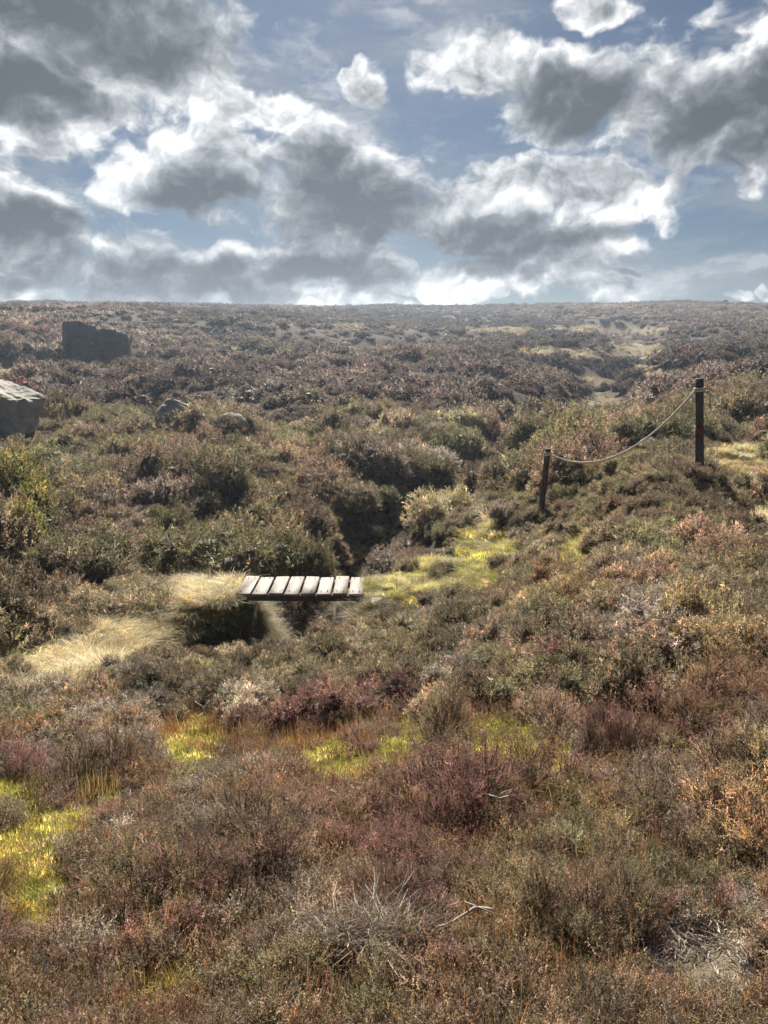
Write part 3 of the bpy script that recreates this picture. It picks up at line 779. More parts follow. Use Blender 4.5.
emit('far_grass', TUSSF, P, tints_of([(0.34, 0.28, 0.17), (0.27, 0.22, 0.12), (0.22, 0.2, 0.09)], [.45, .35, .2], len(P)), 0.8, 1.7, 'patches of pale grass among the far heather', 'grass')
P, u, v = cover(44000, 1.3, 16.0, 0.6, lambda z, u, v, d, r: np.where(z['moss'] > 0.25, 0.98, np.where((z['green'] > 0.4) & (r > 6), 0.8, 0.04 * (r < 8))) * (z['path'] < 0.4))
big = np.where(np.hypot(P[:, 0], P[:, 1]) > 7.5, 2.3, 1.0)
cush = np.exp((fbm(P[:, 0] * 5, P[:, 1] * 5, 71) - 0.5) * 1.6)[:, None]
emit('moss', MOSS, P, tints_of([(0.50, 0.45, 0.12), (0.40, 0.37, 0.09), (0.56, 0.48, 0.22)], [.45, .3, .25], len(P)) * cush, 0.7, 1.5, 'bright yellow green bog moss in patches on the near bank', 'moss', 0.15, big)
P, u, v = cover(14000, 1.2, 14.0, 0.62, lambda z, u, v, d, r: np.clip(z['path'] * 0.8 + z['bare'] * 0.8 + 0.04, 0, 1) * (z['moss'] < 0.6), False, 0.9, 0.03)
emit('twig_litter', TWIGS, P, np.ones((len(P), 3)), 0.5, 1.2, 'dry grey twig litter on the bare peat between the heather', 'twigs', 0.05)

exec_objects = True
# ------------------------------------------------------------------ solid objects
def obj(name, me, parent=None, loc=(0, 0, 0)):
    o = link(bpy.data.objects.new(name, me)); o.parent = parent; o.location = loc
    return o
def empty(name, loc, label, cat, group=None):
    o = link(bpy.data.objects.new(name, None)); o.location = loc; o.empty_display_size = 0.1
    o['label'] = label; o['category'] = cat
    if group: o['group'] = group
    return o

class MB:
    def __init__(s): s.V = []; s.F4 = []; s.F3 = []; s.n = 0
    def grid(s, P, closed_u=False):
        """P (a,b,3) surface"""
        a, b = P.shape[:2]
        s.V.append(P.reshape(-1, 3)); i = np.arange(a - (0 if closed_u else 1))[:, None]; j = np.arange(b - 1)[None]
        i2 = (i + 1) % a
        s.F4.append((np.stack([i * b + j, i2 * b + j, i2 * b + j + 1, i * b + j + 1], -1).reshape(-1, 4)) + s.n); s.n += a * b
    def tube(s, pts, rads, seg=10, caps=True):
        pts = np.asarray(pts, float); rads = np.broadcast_to(np.asarray(rads, float), (len(pts),))
        T = norm(np.gradient(pts, axis=0)); ref = np.array([0.31, 0.2, 0.93]) if abs(T[0][2]) < 0.8 else np.array([1.0, 0.1, 0.05])
        A = norm(np.cross(T, ref)); B = np.cross(T, A)
        th = np.linspace(0, 2 * math.pi, seg, endpoint=False)
        P = pts[None] + (np.cos(th)[:, None, None] * A[None] + np.sin(th)[:, None, None] * B[None]) * rads[None, :, None]
        if caps:
            P = np.concatenate([np.broadcast_to(pts[0], (seg, 1, 3)), P, np.broadcast_to(pts[-1], (seg, 1, 3))], 1)
        s.grid(P, True)
    def box(s, x0, x1, y0, y1, z0, z1, rg=None, j=0.0, bev=0.006):
        # bevelled box: 3 rings of an octagonal-ish cross-section along its long axis
        v = []
        for sx in (0, 1):
            for sy in (0, 1):
                for sz in (0, 1):
                    for ax in range(3):
                        p = [x1 if sx else x0, y1 if sy else y0, z1 if sz else z0]
                        for k, sg in enumerate((sx, sy, sz)):
                            if k != ax: p[k] += (-bev if sg else bev)
                        if rg is not None:
                            p = [c + rg.normal(0, j) for c in p]
                        v.append(p)
        ix = lambda sx, sy, sz, ax: ((sx * 2 + sy) * 2 + sz) * 3 + ax + s.n
        F4 = []; F3 = []
        for sg in (0, 1):
            F4.append([ix(sg, 0, 0, 0), ix(sg, 1, 0, 0), ix(sg, 1, 1, 0), ix(sg, 0, 1, 0)])
            F4.append([ix(0, sg, 0, 1), ix(1, sg, 0, 1), ix(1, sg, 1, 1), ix(0, sg, 1, 1)])
            F4.append([ix(0, 0, sg, 2), ix(1, 0, sg, 2), ix(1, 1, sg, 2), ix(0, 1, sg, 2)])
        for a in (0, 1):
            for b in (0, 1):
                F4.append([ix(a, b, 0, 0), ix(a, b, 1, 0), ix(a, b, 1, 1), ix(a, b, 0, 1)])
                F4.append([ix(a, 0, b, 0), ix(a, 1, b, 0), ix(a, 1, b, 2), ix(a, 0, b, 2)])
                F4.append([ix(0, a, b, 1), ix(1, a, b, 1), ix(1, a, b, 2), ix(0, a, b, 2)])
                for c in (0, 1): F3.append([ix(a, b, c, 0), ix(a, b, c, 1), ix(a, b, c, 2)])
        s.V.append(np.array(v)); s.F4.append(np.array(F4)); s.F3.append(np.array(F3)); s.n += 24
    def mesh(s, name, mat, smooth=False):
        me = mesh_np(name, np.concatenate(s.V), s.F4 + s.F3, [mat], smooth=smooth)
        import bmesh
        bm = bmesh.new(); bm.from_mesh(me); bmesh.ops.remove_doubles(bm, verts=bm.verts, dist=1e-5); bmesh.ops.recalc_face_normals(bm, faces=bm.faces); bm.to_mesh(me); bm.free()
        return me

# --- footbridge
rg = np.random.default_rng(4)
bc = ((BR_X0 + BR_X1) / 2, BR_Y0 + BR_W / 2, BR_Z)
fb = empty('footbridge', bc, 'small weathered timber footbridge of eight planks over the peaty stream', 'footbridge')
Lx = BR_X1 - BR_X0; pw = Lx / 8
deck = MB()
for i in range(8):
    x0 = -Lx / 2 + i * pw; dz = rg.normal(0, 0.006)
    e0, e1 = rg.normal(0, 0.018, 2)
    deck.box(x0 + 0.011 + rg.uniform(0, 0.006), x0 + pw - 0.011 - rg.uniform(0, 0.006), -BR_W / 2 + e0, BR_W / 2 + e1, -0.038 + dz, dz, rg, 0.003, 0.007)
obj('deck', deck.mesh('deck', M_PLANK), fb)
for sy in (-1, 1):
    b = MB(); b.box(-Lx / 2 + 0.01, Lx / 2 - 0.012, sy * (BR_W / 2 - 0.115) - 0.07, sy * (BR_W / 2 - 0.115) + 0.07, -0.140, -0.048, rg, 0.003, 0.01)
    obj('beam', b.mesh('beam', M_BEAM), fb)
for i in range(8):
    for sy in (-1, 1):
        for dx in (0.3, 0.7):
            if rg.random() < 0.85:
                n_ = MB(); x0 = -Lx / 2 + (i + dx) * pw; y0 = sy * (BR_W / 2 - 0.1) + rg.normal(0, 0.012)
                n_.tube([(x0, y0, -0.01), (x0, y0, 0.012), (x0, y0, 0.0135)], [0.006, 0.006, 0.003], 8)
                obj('nail', n_.mesh('nail', M_IRON, True), fb)

# --- posts and rope
def post(base, top, rad, name_label, red=None, loops=0, sunk=0.35):
    base = np.array(base); top = np.array(top); d = top - base
    gz = float(height(base[0], base[1]))
    e = empty('rope_post', (base[0], base[1], gz), name_label, 'post', 'rope barrier posts')
    o0 = np.array([base[0], base[1], gz])
    m = MB(); ts = np.linspace(0, 1, 14)
    low = base - d / np.linalg.norm(d) * max(sunk, base[2] - gz + 0.25)
    pts = [low - o0 + (top - low) * t for t in ts]
    rr = [rad * (1.04 - 0.06 * t) * (1 + 0.03 * math.sin(7 * t)) for t in ts]; 
    pts.append(top - o0 + d * 0.006); rr.append(rad * 0.8)
    m.tube(pts, rr, 14)
    obj('shaft', m.mesh('shaft', M_POST, False), e)
    ax = d / np.linalg.norm(d)
    if red:
        b = MB(); a0 = base + d * red[0] - o0; a1 = base + d * red[1] - o0
        b.tube([a0, a0 + (a1 - a0) * 0.5, a1], [rad * 1.05] * 3, 14, False)
        x = obj('painted_band', b.mesh('painted_band', M_RUST), e); x['label'] = 'faded dull red band round the tall post'
    # staple holding the rope
    s = MB(); c = base + d * 0.93 - o0
    th = np.linspace(0, math.pi, 9)
    s.tube([c + np.array([-rad - 0.022 * math.sin(t), -0.02, 0.03 * math.cos(t)]) for t in th], 0.004, 6)
    obj('staple', s.mesh('staple', M_IRON, True), e)
    return e
topT = at(699.5, 379, POST_T[1] + 0.02); topS = at(548, 449, POST_S[1] - 0.05)
pT = post(POST_T, topT, 0.062, 'tall upright dark timber post with a faded red band, holding the rope', (0.36, 0.44))
pS = post(POST_S, topS, 0.052, 'short dark timber post leaning to the right, at the low rope end')
def rope_curve(a, b, sag, n=40):
    t = np.linspace(0, 1, n)
    p = a[None] * (1 - t)[:, None] + b[None] * t[:, None]
    p[:, 2] -= sag * 4 * t * (1 - t)
    return p
aS = at(551.5, 455, topS[1]); aT = at(695, 391, topT[1])
rp = MB(); path = rope_curve(aS, aT, 0.5, 60); rp.tube(path, 0.0155, 8)
# turns round each post
for c, rad, ax in ((at(547.5, 454, topS[1]), 0.062, 0), (at(699.5, 390, topT[1]), 0.072, 0)):
    th = np.linspace(0, 4 * math.pi, 40)
    rp.tube([c + np.array([rad * math.cos(t), rad * math.sin(t), -0.035 + 0.07 * t / (4 * math.pi)]) for t in th], 0.016, 7)
tl = at(705, 392, topT[1])
rp.tube([tl, tl + np.array([0.05, 0, 0.02]), tl + np.array([0.09, 0, -0.06]), tl + np.array([0.085, 0, -0.17]), tl + np.array([0.10, 0.01, -0.24])], 0.014, 7)
ro = obj('rope', rp.mesh('rope', M_ROPE, True)); ro['label'] = 'pale sagging rope strung between the short and the tall post'; ro['category'] = 'rope'

# --- rocks
def rock_mesh(name, sx, sy, sz, seed, mat, cuts=9, sub=4, rough=0.05, planes=()):
    import bmesh
    from mathutils import Vector, noise
    rr = np.random.default_rng(seed)
    bm = bmesh.new(); bmesh.ops.create_icosphere(bm, subdivisions=sub, radius=1)
    pl = [(Vector(norm(rr.normal(size=3))), rr.uniform(0.55, 0.85)) for _ in range(cuts)] + [(Vector(norm(np.array(n_, float))), d_) for n_, d_ in planes]
    off = Vector(rr.uniform(-50, 50, 3))
    for vtx in bm.verts:
        p = vtx.co.copy()
        for n, dd in pl:
            k = p.dot(n)
            if k > dd: p -= n * (k - dd) * 0.82
        p += p.normalized() * (noise.fractal(p * 2.2 + off, 1.0, 2.0, 5) * rough)
        vtx.co = Vector((p.x * sx, p.y * sy, p.z * sz))
    me = bpy.data.meshes.new(name); bm.to_mesh(me); bm.free(); me.materials.append(mat)
    return me
def rock(name, q, sx, sy, sz, seed, label, cat, mat=M_ROCK, lift=0.3, rot=(0, 0, 0), cuts=9, rough=0.05, group=None, sub=4, planes=(), top=None):
    if top is not None: q = (q[0], q[1], top - sz * (0.5 if planes else 0.85)); lift = 0
    o = obj(name, rock_mesh(name, sx, sy, sz, seed, mat, cuts, sub, rough, planes), None, (q[0], q[1], q[2] + sz * lift)); o.rotation_euler = rot
    o['label'] = label; o['category'] = cat
    if group: o['group'] = group
    return o
rock('boulder', ROCKS[0], 1.22, 1.1, 1.15, 5, 'big pale gritstone boulder with a sloping sunlit top at the left edge', 'boulder', top=RTOPS[0], rot=(0, 0, 0.1), cuts=4, sub=6, rough=0.09, planes=(((0.36, -0.2, 0.9), 0.45), ((-0.1, -1, -0.05), 0.62), ((0.9, -0.5, 0.1), 0.6)))
rock('boulder', ROCKS[1], 0.68, 0.6, 0.66, 6, 'rounded grey boulder sunk among heather, right of the big pale boulder', 'boulder', top=RTOPS[1])
rock('boulder', ROCKS[2], 0.6, 0.5, 0.5, 8, 'low flat grey boulder half hidden in heather, the one farthest right', 'boulder', top=RTOPS[2])
qs = hit(377, 608); rock('stone', qs, 0.13, 0.1, 0.085, 9, 'single pale rounded stone in the grass by the footbridge end', 'stone', lift=0.5)
q = hit(752, 968); rock('stone', q, 0.05, 0.02, 0.02, 12, 'small pale stone lying on the litter at the lower right', 'stone', lift=0.6, sub=3)
q = hit(747, 462); rock('stone', q, 0.17, 0.14, 0.1, 14, 'grey stone on the pale path beside the tall post', 'stone', lift=0.5, sub=3)
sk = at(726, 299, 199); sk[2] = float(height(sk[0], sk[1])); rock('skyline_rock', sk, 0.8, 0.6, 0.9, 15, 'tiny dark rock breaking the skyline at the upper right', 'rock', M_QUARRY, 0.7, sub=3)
def outcrop(px0, px1, r0, r1, y, seed, label):
    a = at(px0, r1, y); b = at(px1, r1, y); t = at(px0, r0, y)
    w = b[0] - a[0]; h = t[2] - a[2] + 0.9; c = (a + b) / 2
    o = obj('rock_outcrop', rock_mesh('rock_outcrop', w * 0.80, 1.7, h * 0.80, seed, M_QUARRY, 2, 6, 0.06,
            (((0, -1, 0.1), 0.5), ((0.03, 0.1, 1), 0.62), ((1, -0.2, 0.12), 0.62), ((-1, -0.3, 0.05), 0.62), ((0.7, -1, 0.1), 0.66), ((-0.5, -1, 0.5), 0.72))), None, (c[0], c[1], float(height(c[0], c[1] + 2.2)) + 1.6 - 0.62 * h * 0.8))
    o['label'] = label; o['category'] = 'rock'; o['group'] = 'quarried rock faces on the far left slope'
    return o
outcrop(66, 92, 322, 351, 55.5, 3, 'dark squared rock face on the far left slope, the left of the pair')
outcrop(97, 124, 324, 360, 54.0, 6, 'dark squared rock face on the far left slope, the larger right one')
# scree below the scarp
sp = []
for _ in range(900):
    px = rng.uniform(120, 270); row = 334 + (px - 120) * 0.04 + rng.normal(0, 7)
    sp.append((px, row))
HS = {}
for y_ in (1,):
    az = np.array([(p[0] - 384) / FPX for p in sp])
P = []
for px, row in sp[:420]:
    P.append(hit(px, row, 45, 110))
P = np.array(P)
sm = [rock_mesh('scree_%d' % i, 0.22, 0.18, 0.14, 30 + i, M_ROCK, 7, 2, 0.04) for i in range(3)]
n = len(P)
s_ = rng.uniform(0.5, 1.7, n)
stuff('scree', sm, P, rng.uniform(0, 6, (n, 3)) * [0.1, 0.1, 1], np.stack([s_, s_, s_], 1), np.ones((n, 3)), rng.integers(0, 3, n), 'spill of pale broken stones below the far left scarp', 'scree')

# --- green shrubs at the left edge
SHRUB = heather_mesh('green_shrub', 0.8, 0.85, 10, 2600, 5, 5, 0.11, 0.026, 0.006, 301, up=1.0, hue=0.3, branches=60, dead=0.02)
for (px, row, y, s, lab) in ((16, 528, 15.3, 1.4, 'tall yellow green bush at the left edge, the upper of two'), (2, 556, 13.2, 1.05, 'yellow green bush cut by the left edge, the lower of two')):
    q = at(px, row, y); q[2] = float(height(q[0], q[1]))
    o = obj('green_bush', SHRUB, None, (q[0], q[1], q[2] - 0.05)); o.scale = (s, s, s * 1.4); o.rotation_euler.z = s * 4
    o['tint'] = [0.235, 0.212, 0.088]; o['label'] = lab; o['category'] = 'bush'; o['group'] = 'green bushes at the left edge'

# --- fallen twigs that show singly
def twig(px, pts, rad, seed, label):
    q = hit(*px); m = MB(); rr = np.random.default_rng(seed)
    p = np.array(pts, float); 
    P = [p[0]]
    for a, b in zip(p[:-1], p[1:]):
        for t in (0.33, 0.66, 1): P.append(a + (b - a) * t + rr.normal(0, 0.006, 3))
    P = np.array(P); m.tube(P, np.linspace(rad, rad * 0.4, len(P)), 7)
    for k in (0.45,):
        i = int(k * (len(P) - 1)); m.tube([P[i], P[i] + rr.normal(0, 0.03, 3) + [0, 0, 0.03], P[i] + rr.normal(0, 0.05, 3) + [0, 0, 0.05]], [rad * 0.5, rad * 0.4, rad * 0.2], 6)
    o = obj('dead_twig', m.mesh('dead_twig', M_TWIG, True), None, q); o['label'] = label; o['category'] = 'twig'; o['group'] = 'bleached dead twigs'
twig((475, 945), [(0.06, 0, 0.14), (0, 0.02, 0.13), (-0.08, 0.0, 0.10), (-0.16, -0.03, 0.07)], 0.007, 1, 'thick pale bleached twig beside the white dead heather')
twig((205, 735), [(-0.07, 0.03, 0.26), (0.0, 0.0, 0.22), (0.03, -0.02, 0.13), (0.04, -0.03, 0.08)], 0.006, 2, 'crooked bare twig in front of the left yellow moss')
twig((500, 850), [(-0.06, 0, 0.28), (0.0, 0.0, 0.27), (0.05, 0.02, 0.29)], 0.005, 3, 'short pale curved twig on the dark plum heather')
twig((752, 968), [(0.0, 0, 0.03), (-0.02, 0.03, 0.05), (-0.03, 0.08, 0.04)], 0.012, 4, 'pale bleached stick on the litter at the lower right')
twig((264, 634), [(0.09, 0, 0.34), (0.04, 0.02, 0.22), (-0.05, 0.0, 0.10)], 0.011, 5, 'pale snapped branch leaning out of the stream hollow before the footbridge')
def dead_heather(px, s, label):
    q = hit(*px); rr = np.random.default_rng(12); m = Quads(); n = 170
    a = rr.normal(size=(n, 3)) * [0.06, 0.04, 0.01]; a[:, 2] = np.abs(a[:, 2])
    d = norm(rr.normal(size=(n, 3)) * [1, 0.6, 0.16] + [0, 0, 0.16]); mm = a + d * rr.uniform(0.08, 0.16, (n, 1)); b = mm + norm(d + rr.normal(size=(n, 3)) * 0.5) * 0.1
    b2 = mm + norm(d + rr.normal(size=(n, 3)) * 0.7) * 0.07
    m.add(sticks(a, mm, 0.0019, 0.0014, rr), 1.25, 0); m.add(sticks(mm, b, 0.0014, 0.0007, rr), 1.3, 0); m.add(sticks(mm, b2, 0.0016, 0.0007, rr), 1.2, 0)
    o = obj('dead_heather', m.mesh('dead_heather', [M_DEAD]), None, (q[0], q[1], q[2] + 0.07)); o.scale = (s, s, s)
    o['label'] = label; o['category'] = 'dead heather'
dead_heather((372, 958), 1.1, 'sprawl of white dead heather stems on bare peat, low in front')

# --- stream water
wm, nt, out = nmat('peaty_water')
p_ = nt.nodes.new('ShaderNodeBsdfPrincipled'); p_.inputs['Base Color'].default_value = (0.012, 0.009, 0.006, 1); p_.inputs['Roughness'].default_value = 0.06
nz = nt.nodes.new('ShaderNodeTexNoise'); nz.inputs['Scale'].default_value = 6; bp = nt.nodes.new('ShaderNodeBump'); bp.inputs['Strength'].default_value = 0.15; bp.inputs['Distance'].default_value = 0.02
nt.links.new(nz.outputs[0], bp.inputs['Height']); nt.links.new(bp.outputs[0], p_.inputs['Normal']); nt.links.new(p_.outputs[0], out.inputs[0])
ts = np.linspace(2.8, 8.0, 120); idx = np.clip(ts.astype(int), 0, len(STREAM) - 2); fr = (ts - idx)[:, None]
cl = STREAM[idx] * (1 - fr) + STREAM[idx + 1] * fr
tn = norm(np.gradient(cl, axis=0)); nn = np.stack([-tn[:, 1], tn[:, 0]], 1)
zc = height(cl[:, 0], cl[:, 1]); zc = np.convolve(np.pad(zc, 6, 'edge'), np.ones(13) / 13, 'valid') + 0.07
rows = []
for k in np.linspace(-0.32, 0.32, 5):
    e = cl + nn * k; rows.append(np.stack([e[:, 0], e[:, 1], zc], 1))
wmb = MB(); wmb.grid(np.array(rows)); w_ = obj('water', wmb.mesh('water', wm, True)); w_['kind'] = 'structure'

# ------------------------------------------------------------------ haze, sun, sky
def build_haze(x0, x1, y0, y1, z0, z1, dens):
    m = MB(); m.box(x0, x1, y0, y1, z0, z1, None, 0, 0.01)
    hm, nt, out = nmat('haze_air')
    v = nt.nodes.new('ShaderNodeVolumePrincipled'); v.inputs['Color'].default_value = (0.66, 0.80, 1.0, 1); v.inputs['Density'].default_value = dens
    v.inputs['Anisotropy'].default_value = 0.55
    nt.links.new(v.outputs[0], out.inputs['Volume'])
    o = obj('haze', m.mesh('haze', hm)); o['kind'] = 'stuff'; o['label'] = 'thin sunlit haze lying over the whole moor'; o['category'] = 'haze'
build_haze(-306, 306, -306, 306, -14, 14.0, 0.0008)

SUN_AZ, SUN_EL = math.radians(-5), math.radians(38)     # azimuth from +y towards +x
sd = bpy.data.lights.new('sun', 'SUN'); sd.energy = 5.0; sd.angle = math.radians(0.6); sd.color = (1.0, 0.93, 0.82)
so = link(bpy.data.objects.new('sun', sd))
from mathutils import Vector
sv = Vector((math.sin(SUN_AZ) * math.cos(SUN_EL), math.cos(SUN_AZ) * math.cos(SUN_EL), math.sin(SUN_EL)))
so.rotation_euler = sv.to_track_quat('Z', 'Y').to_euler()

wd = bpy.data.worlds.new('World'); scene.world = wd; wd.use_nodes = True
nt = wd.node_tree; nt.nodes.clear(); N = nt.nodes.new; L = nt.links.new
def val(x): return x
def M_(op, a, b=None, c=None, clamp=False):
    n = N('ShaderNodeMath'); n.operation = op; n.use_clamp = clamp
    for i, x in enumerate((a, b, c)):
        if x is None: continue
        if isinstance(x, (int, float)): n.inputs[i].default_value = x
        else: L(x, n.inputs[i])
    return n.outputs[0]
def VM(op, a, b=None, c=None, scale=None):
    n = N('ShaderNodeVectorMath'); n.operation = op
    for i, x in enumerate((a, b, c)):
        if x is None: continue
        if isinstance(x, tuple): n.inputs[i].default_value = x
        else: L(x, n.inputs[i])
    if scale is not None: n.inputs['Scale'].default_value = scale
    return n.outputs['Value'] if op in ('LENGTH', 'DOT_PRODUCT') else n.outputs[0]
def MR(x, a, b, c=0.0, d=1.0, smooth=True):
    n = N('ShaderNodeMapRange'); n.interpolation_type = 'SMOOTHSTEP' if smooth else 'LINEAR'
    L(x, n.inputs[0]); n.inputs[1].default_value = a; n.inputs[2].default_value = b; n.inputs[3].default_value = c; n.inputs[4].default_value = d
    return n.outputs[0]
def MIX(f, a, b):
    n = N('ShaderNodeMix'); n.data_type = 'RGBA'
    if isinstance(f, (int, float)): n.inputs[0].default_value = f
    else: L(f, n.inputs[0])
    for i, x in ((6, a), (7, b)):
        if isinstance(x, tuple): n.inputs[i].default_value = (*x, 1)
        else: L(x, n.inputs[i])
    return n.outputs[2]
def NOISE(v, scale, detail, rough, typ='FBM', lac=2.0, out=0):
    n = N('ShaderNodeTexNoise'); n.noise_dimensions = '3D'; n.noise_type = typ if hasattr(n, 'noise_type') else 'FBM'
    n.inputs['Scale'].default_value = scale; n.inputs['Detail'].default_value = detail; n.inputs['Roughness'].default_value = rough; n.inputs['Lacunarity'].default_value = lac
    L(v, n.inputs['Vector']); return n.outputs[out]
tc = N('ShaderNodeTexCoord'); D = tc.outputs['Generated']
sep = N('ShaderNodeSeparateXYZ'); L(D, sep.inputs[0])
az = M_('ARCTAN2', sep.outputs[0], sep.outputs[1])
el = M_('ARCSINE', sep.outputs[2])
cmb = N('ShaderNodeCombineXYZ'); L(az, cmb.inputs[0]); L(el, cmb.inputs[1]); AE = cmb.outputs[0]   # radians
WSTR = 0.05
def nishita():
    sky = N('ShaderNodeTexSky'); sky.sky_type = 'NISHITA'; sky.sun_disc = False; sky.sun_elevation = SUN_EL; sky.sun_rotation = SUN_AZ
    sky.air_density = 1.0; sky.dust_density = 0.5; sky.ozone_density = 2.0
    return sky.outputs[0]
SKYMUL = (0.194, 0.228, 0.275)
def RAMP(f, stops):
    rp = N('ShaderNodeValToRGB'); L(f, rp.inputs[0]); cr = rp.color_ramp
    cr.elements[0].position = stops[0][0]; cr.elements[0].color = (*stops[0][1], 1)
    cr.elements[1].position = stops[-1][0]; cr.elements[1].color = (*stops[-1][1], 1)
    for pos, c in stops[1:-1]:
        e = cr.elements.new(pos); e.color = (*c, 1)
    return rp.outputs[0]
STOPS = [(0.0, (0.93, 0.935, 0.93)), (0.12, (0.71, 0.725, 0.735)), (0.32, (0.45, 0.475, 0.50)), (0.54, (0.245, 0.265, 0.29)), (0.78, (0.135, 0.15, 0.172)), (1.0, (0.085, 0.096, 0.114))]
# --- the sky overhead and behind: broken cloud
g1 = NOISE(D, 2.2, 5, 0.55)
ga = MR(g1, 0.58, 0.70)
gc = VM('SCALE', RAMP(MR(g1, 0.58, 0.80, smooth=False), STOPS), scale=8.5)
bgA = N('ShaderNodeBackground'); L(MIX(ga, VM('MULTIPLY', nishita(), SKYMUL), gc), bgA.inputs[0]); bgA.inputs[1].default_value = WSTR
# --- the sky ahead, over the moor: banks of cumulus lit from behind and above
def NOISE2(v, scale, detail, rough, out=0):
    n = N('ShaderNodeTexNoise'); n.noise_dimensions = '2D'
    n.inputs['Scale'].default_value = scale; n.inputs['Detail'].default_value = detail; n.inputs['Roughness'].default_value = rough
    L(v, n.inputs['Vector']); return n.outputs[out]
S0 = VM('MULTIPLY', AE, (1.0, 1.25, 1.0))
w1 = NOISE2(S0, 11.0, 3, 0.55, out=1)
off = VM('MULTIPLY', VM('SUBTRACT', w1, (0.5, 0.5, 0.5)), (0.055, 0.05, 0.0))
AEw = VM('ADD', AE, off)
SW = VM('ADD', S0, VM('SCALE', off, scale=0.7))
def ang(px, row):
    d = ray(px, row); d = d / np.linalg.norm(d)
    return math.atan2(d[0], d[1]), math.asin(d[2])
def field(lst, sm=0.12):
    acc = None
    for cx, cy, rx, ry in lst:
        a0, e0 = ang(cx, cy)
        ia, ie = 1 / (ang(cx + rx, cy)[0] - ang(cx, cy)[0]), 1 / (ang(cx, cy - ry)[1] - ang(cx, cy)[1])
        l = VM('LENGTH', VM('MULTIPLY_ADD', AEw, (ia, ie, 0.0), (-a0 * ia, -e0 * ie, 0.0)))
        acc = l if acc is None else M_('SMOOTH_MIN', acc, l, sm)
    return M_('SUBTRACT', 1.0, acc)
CLOUD = [(80, 15, 150, 70), (175, 62, 75, 58), (250, 108, 60, 30), (50, 105, 110, 55), (195, 172, 95, 46), (345, 192, 92, 62),
         (470, 215, 95, 46), (560, 240, 75, 34), (180, 274, 130, 34), (20, 240, 85, 55), (335, 268, 95, 26), (470, 280, 125, 20), (610, 292, 42, 13), (300, 300, 130, 10),
         (478, 66, 62, 36), (565, 98, 85, 46), (695, 110, 100, 62), (760, 85, 60, 85), (605, 195, 75, 36), (525, 185, 70, 28), (368, 88, 19, 24), (352, 70, 12, 10), (600, 4, 36, 22), (740, 296, 14, 6), (765, 291, 14, 6), (627, 274, 14, 6)]
DARK = [(85, 20, 130, 46), (20, 92, 70, 26), (215, 207, 60, 30), (345, 208, 85, 46), (490, 240, 115, 26), (175, 282, 105, 22), (15, 268, 85, 28), (330, 274, 75, 18), (735, 125, 85, 46), (570, 108, 65, 32), (40, 222, 70, 18)]
cov = field(CLOUD); drk = field(DARK, 0.3)
fb1 = NOISE2(SW, 11.0, 8, 0.56)
fb2 = NOISE2(VM('ADD', SW, (-0.003, 0.020, 0.0)), 11.0, 5, 0.54)
def PUFF(v):
    pv = N('ShaderNodeTexVoronoi'); pv.voronoi_dimensions = '2D'; pv.feature = 'F1'; pv.normalize = True
    pv.inputs['Scale'].default_value = 20; pv.inputs['Detail'].default_value = 2.6; pv.inputs['Roughness'].default_value = 0.52; pv.inputs['Lacunarity'].default_value = 2.3
    L(v, pv.inputs['Vector']); return M_('SUBTRACT', 0.36, pv.outputs['Distance'])
SP_ = VM('ADD', SW, VM('SCALE', off, scale=0.5))
pf1 = PUFF(SP_); pf2 = PUFF(VM('ADD', SP_, (-0.001, 0.008, 0.0)))
nz1 = M_('SUBTRACT', fb1, 0.47)
body = M_('ADD', M_('MULTIPLY', nz1, 1.7), M_('MULTIPLY', pf1, 0.75))
dens = M_('ADD', cov, body)
alpha = MR(dens, -0.10, 0.30)
relief = M_('ADD', M_('MULTIPLY', M_('SUBTRACT', fb1, fb2), 2.3), M_('MULTIPLY', M_('SUBTRACT', pf1, pf2), 0.55))
dk = MR(M_('ADD', drk, M_('ADD', M_('MULTIPLY', nz1, 0.9), M_('MULTIPLY', pf1, 0.25))), -0.7, 0.6)
thick = MR(dens, 0.0, 1.0, smooth=False)
shade = M_('SUBTRACT', M_('ADD', M_('MULTIPLY', dk, 0.70), M_('MULTIPLY', thick, 0.26)), relief)
shade = M_('ADD', shade, M_('MULTIPLY_ADD', M_('SUBTRACT', NOISE2(SP_, 23.0, 6, 0.6), 0.5), -0.5, 0.055))
cl_col = VM('SCALE', RAMP(shade, STOPS), scale=8.5)
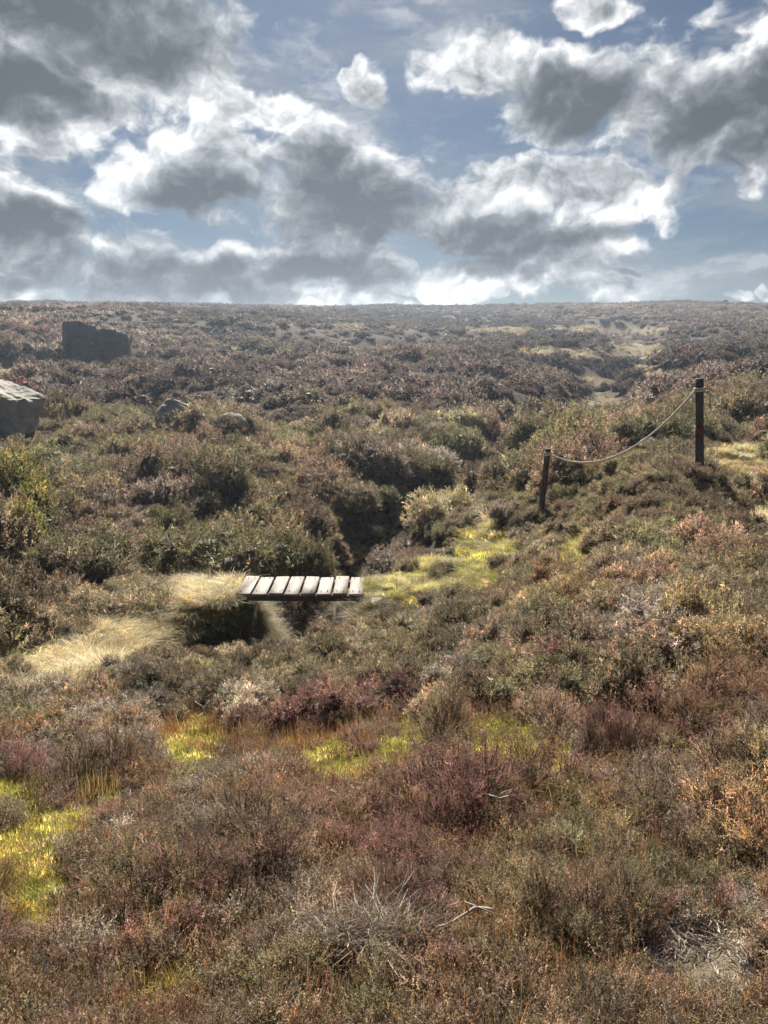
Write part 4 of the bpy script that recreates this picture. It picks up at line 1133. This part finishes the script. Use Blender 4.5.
ve = NOISE2(VM('MULTIPLY', VM('ADD', AE, VM('SCALE', off, scale=0.5)), (2.2, 8.0, 1.0)), 2.4, 5, 0.62)
veil = MR(ve, 0.36, 0.74, 0.0, 0.62)
al2 = NOISE2(VM('ADD', VM('MULTIPLY', AE, (1.0, 2.3, 1.0)), VM('SCALE', off, scale=1.2)), 7.5, 8, 0.62)
skc = MIX(veil, VM('MULTIPLY', nishita(), SKYMUL), (2.5, 2.75, 3.05))
skc = MIX(MR(al2, 0.48, 0.80, 0.0, 0.62), skc, RAMP(MR(al2, 0.5, 0.85, smooth=False), [(0.0, (4.7, 4.9, 5.2)), (0.5, (6.1, 6.2, 6.3)), (1.0, (3.9, 4.1, 4.4))]))
bgB = N('ShaderNodeBackground'); L(MIX(alpha, skc, cl_col), bgB.inputs[0]); bgB.inputs[1].default_value = WSTR
outside = M_('MAXIMUM', MR(M_('ABSOLUTE', az), 0.62, 0.80), MR(el, 0.42, 0.55))
mxs = N('ShaderNodeMixShader'); L(outside, mxs.inputs[0]); L(bgB.outputs[0], mxs.inputs[1]); L(bgA.outputs[0], mxs.inputs[2])
wo = N('ShaderNodeOutputWorld'); L(mxs.outputs[0], wo.inputs[0])
wd.cycles.sampling_method = 'MANUAL'; wd.cycles.sample_map_resolution = 512

# ------------------------------------------------------------------ camera and render settings
cd = bpy.data.cameras.new('camera'); cd.sensor_fit = 'VERTICAL'; cd.sensor_height = 24; cd.lens = 24 * FPX / H
cd.clip_end = 2000; cd.clip_start = 0.05
co = link(bpy.data.objects.new('camera', cd)); co.rotation_euler = (math.pi / 2 - PITCH, 0, 0)
scene.camera = co
vs = scene.view_settings; vs.view_transform = 'Standard'; vs.look = 'None'; vs.gamma = 1; vs.use_curve_mapping = False; vs.exposure = 1.3
cy = scene.cycles
cy.max_bounces = 4; cy.diffuse_bounces = 2; cy.transmission_bounces = 3; cy.volume_bounces = 0; cy.glossy_bounces = 2
cy.use_denoising = True; cy.use_adaptive_sampling = True; cy.adaptive_threshold = 0.03
cy.caustics_reflective = False; cy.caustics_refractive = False
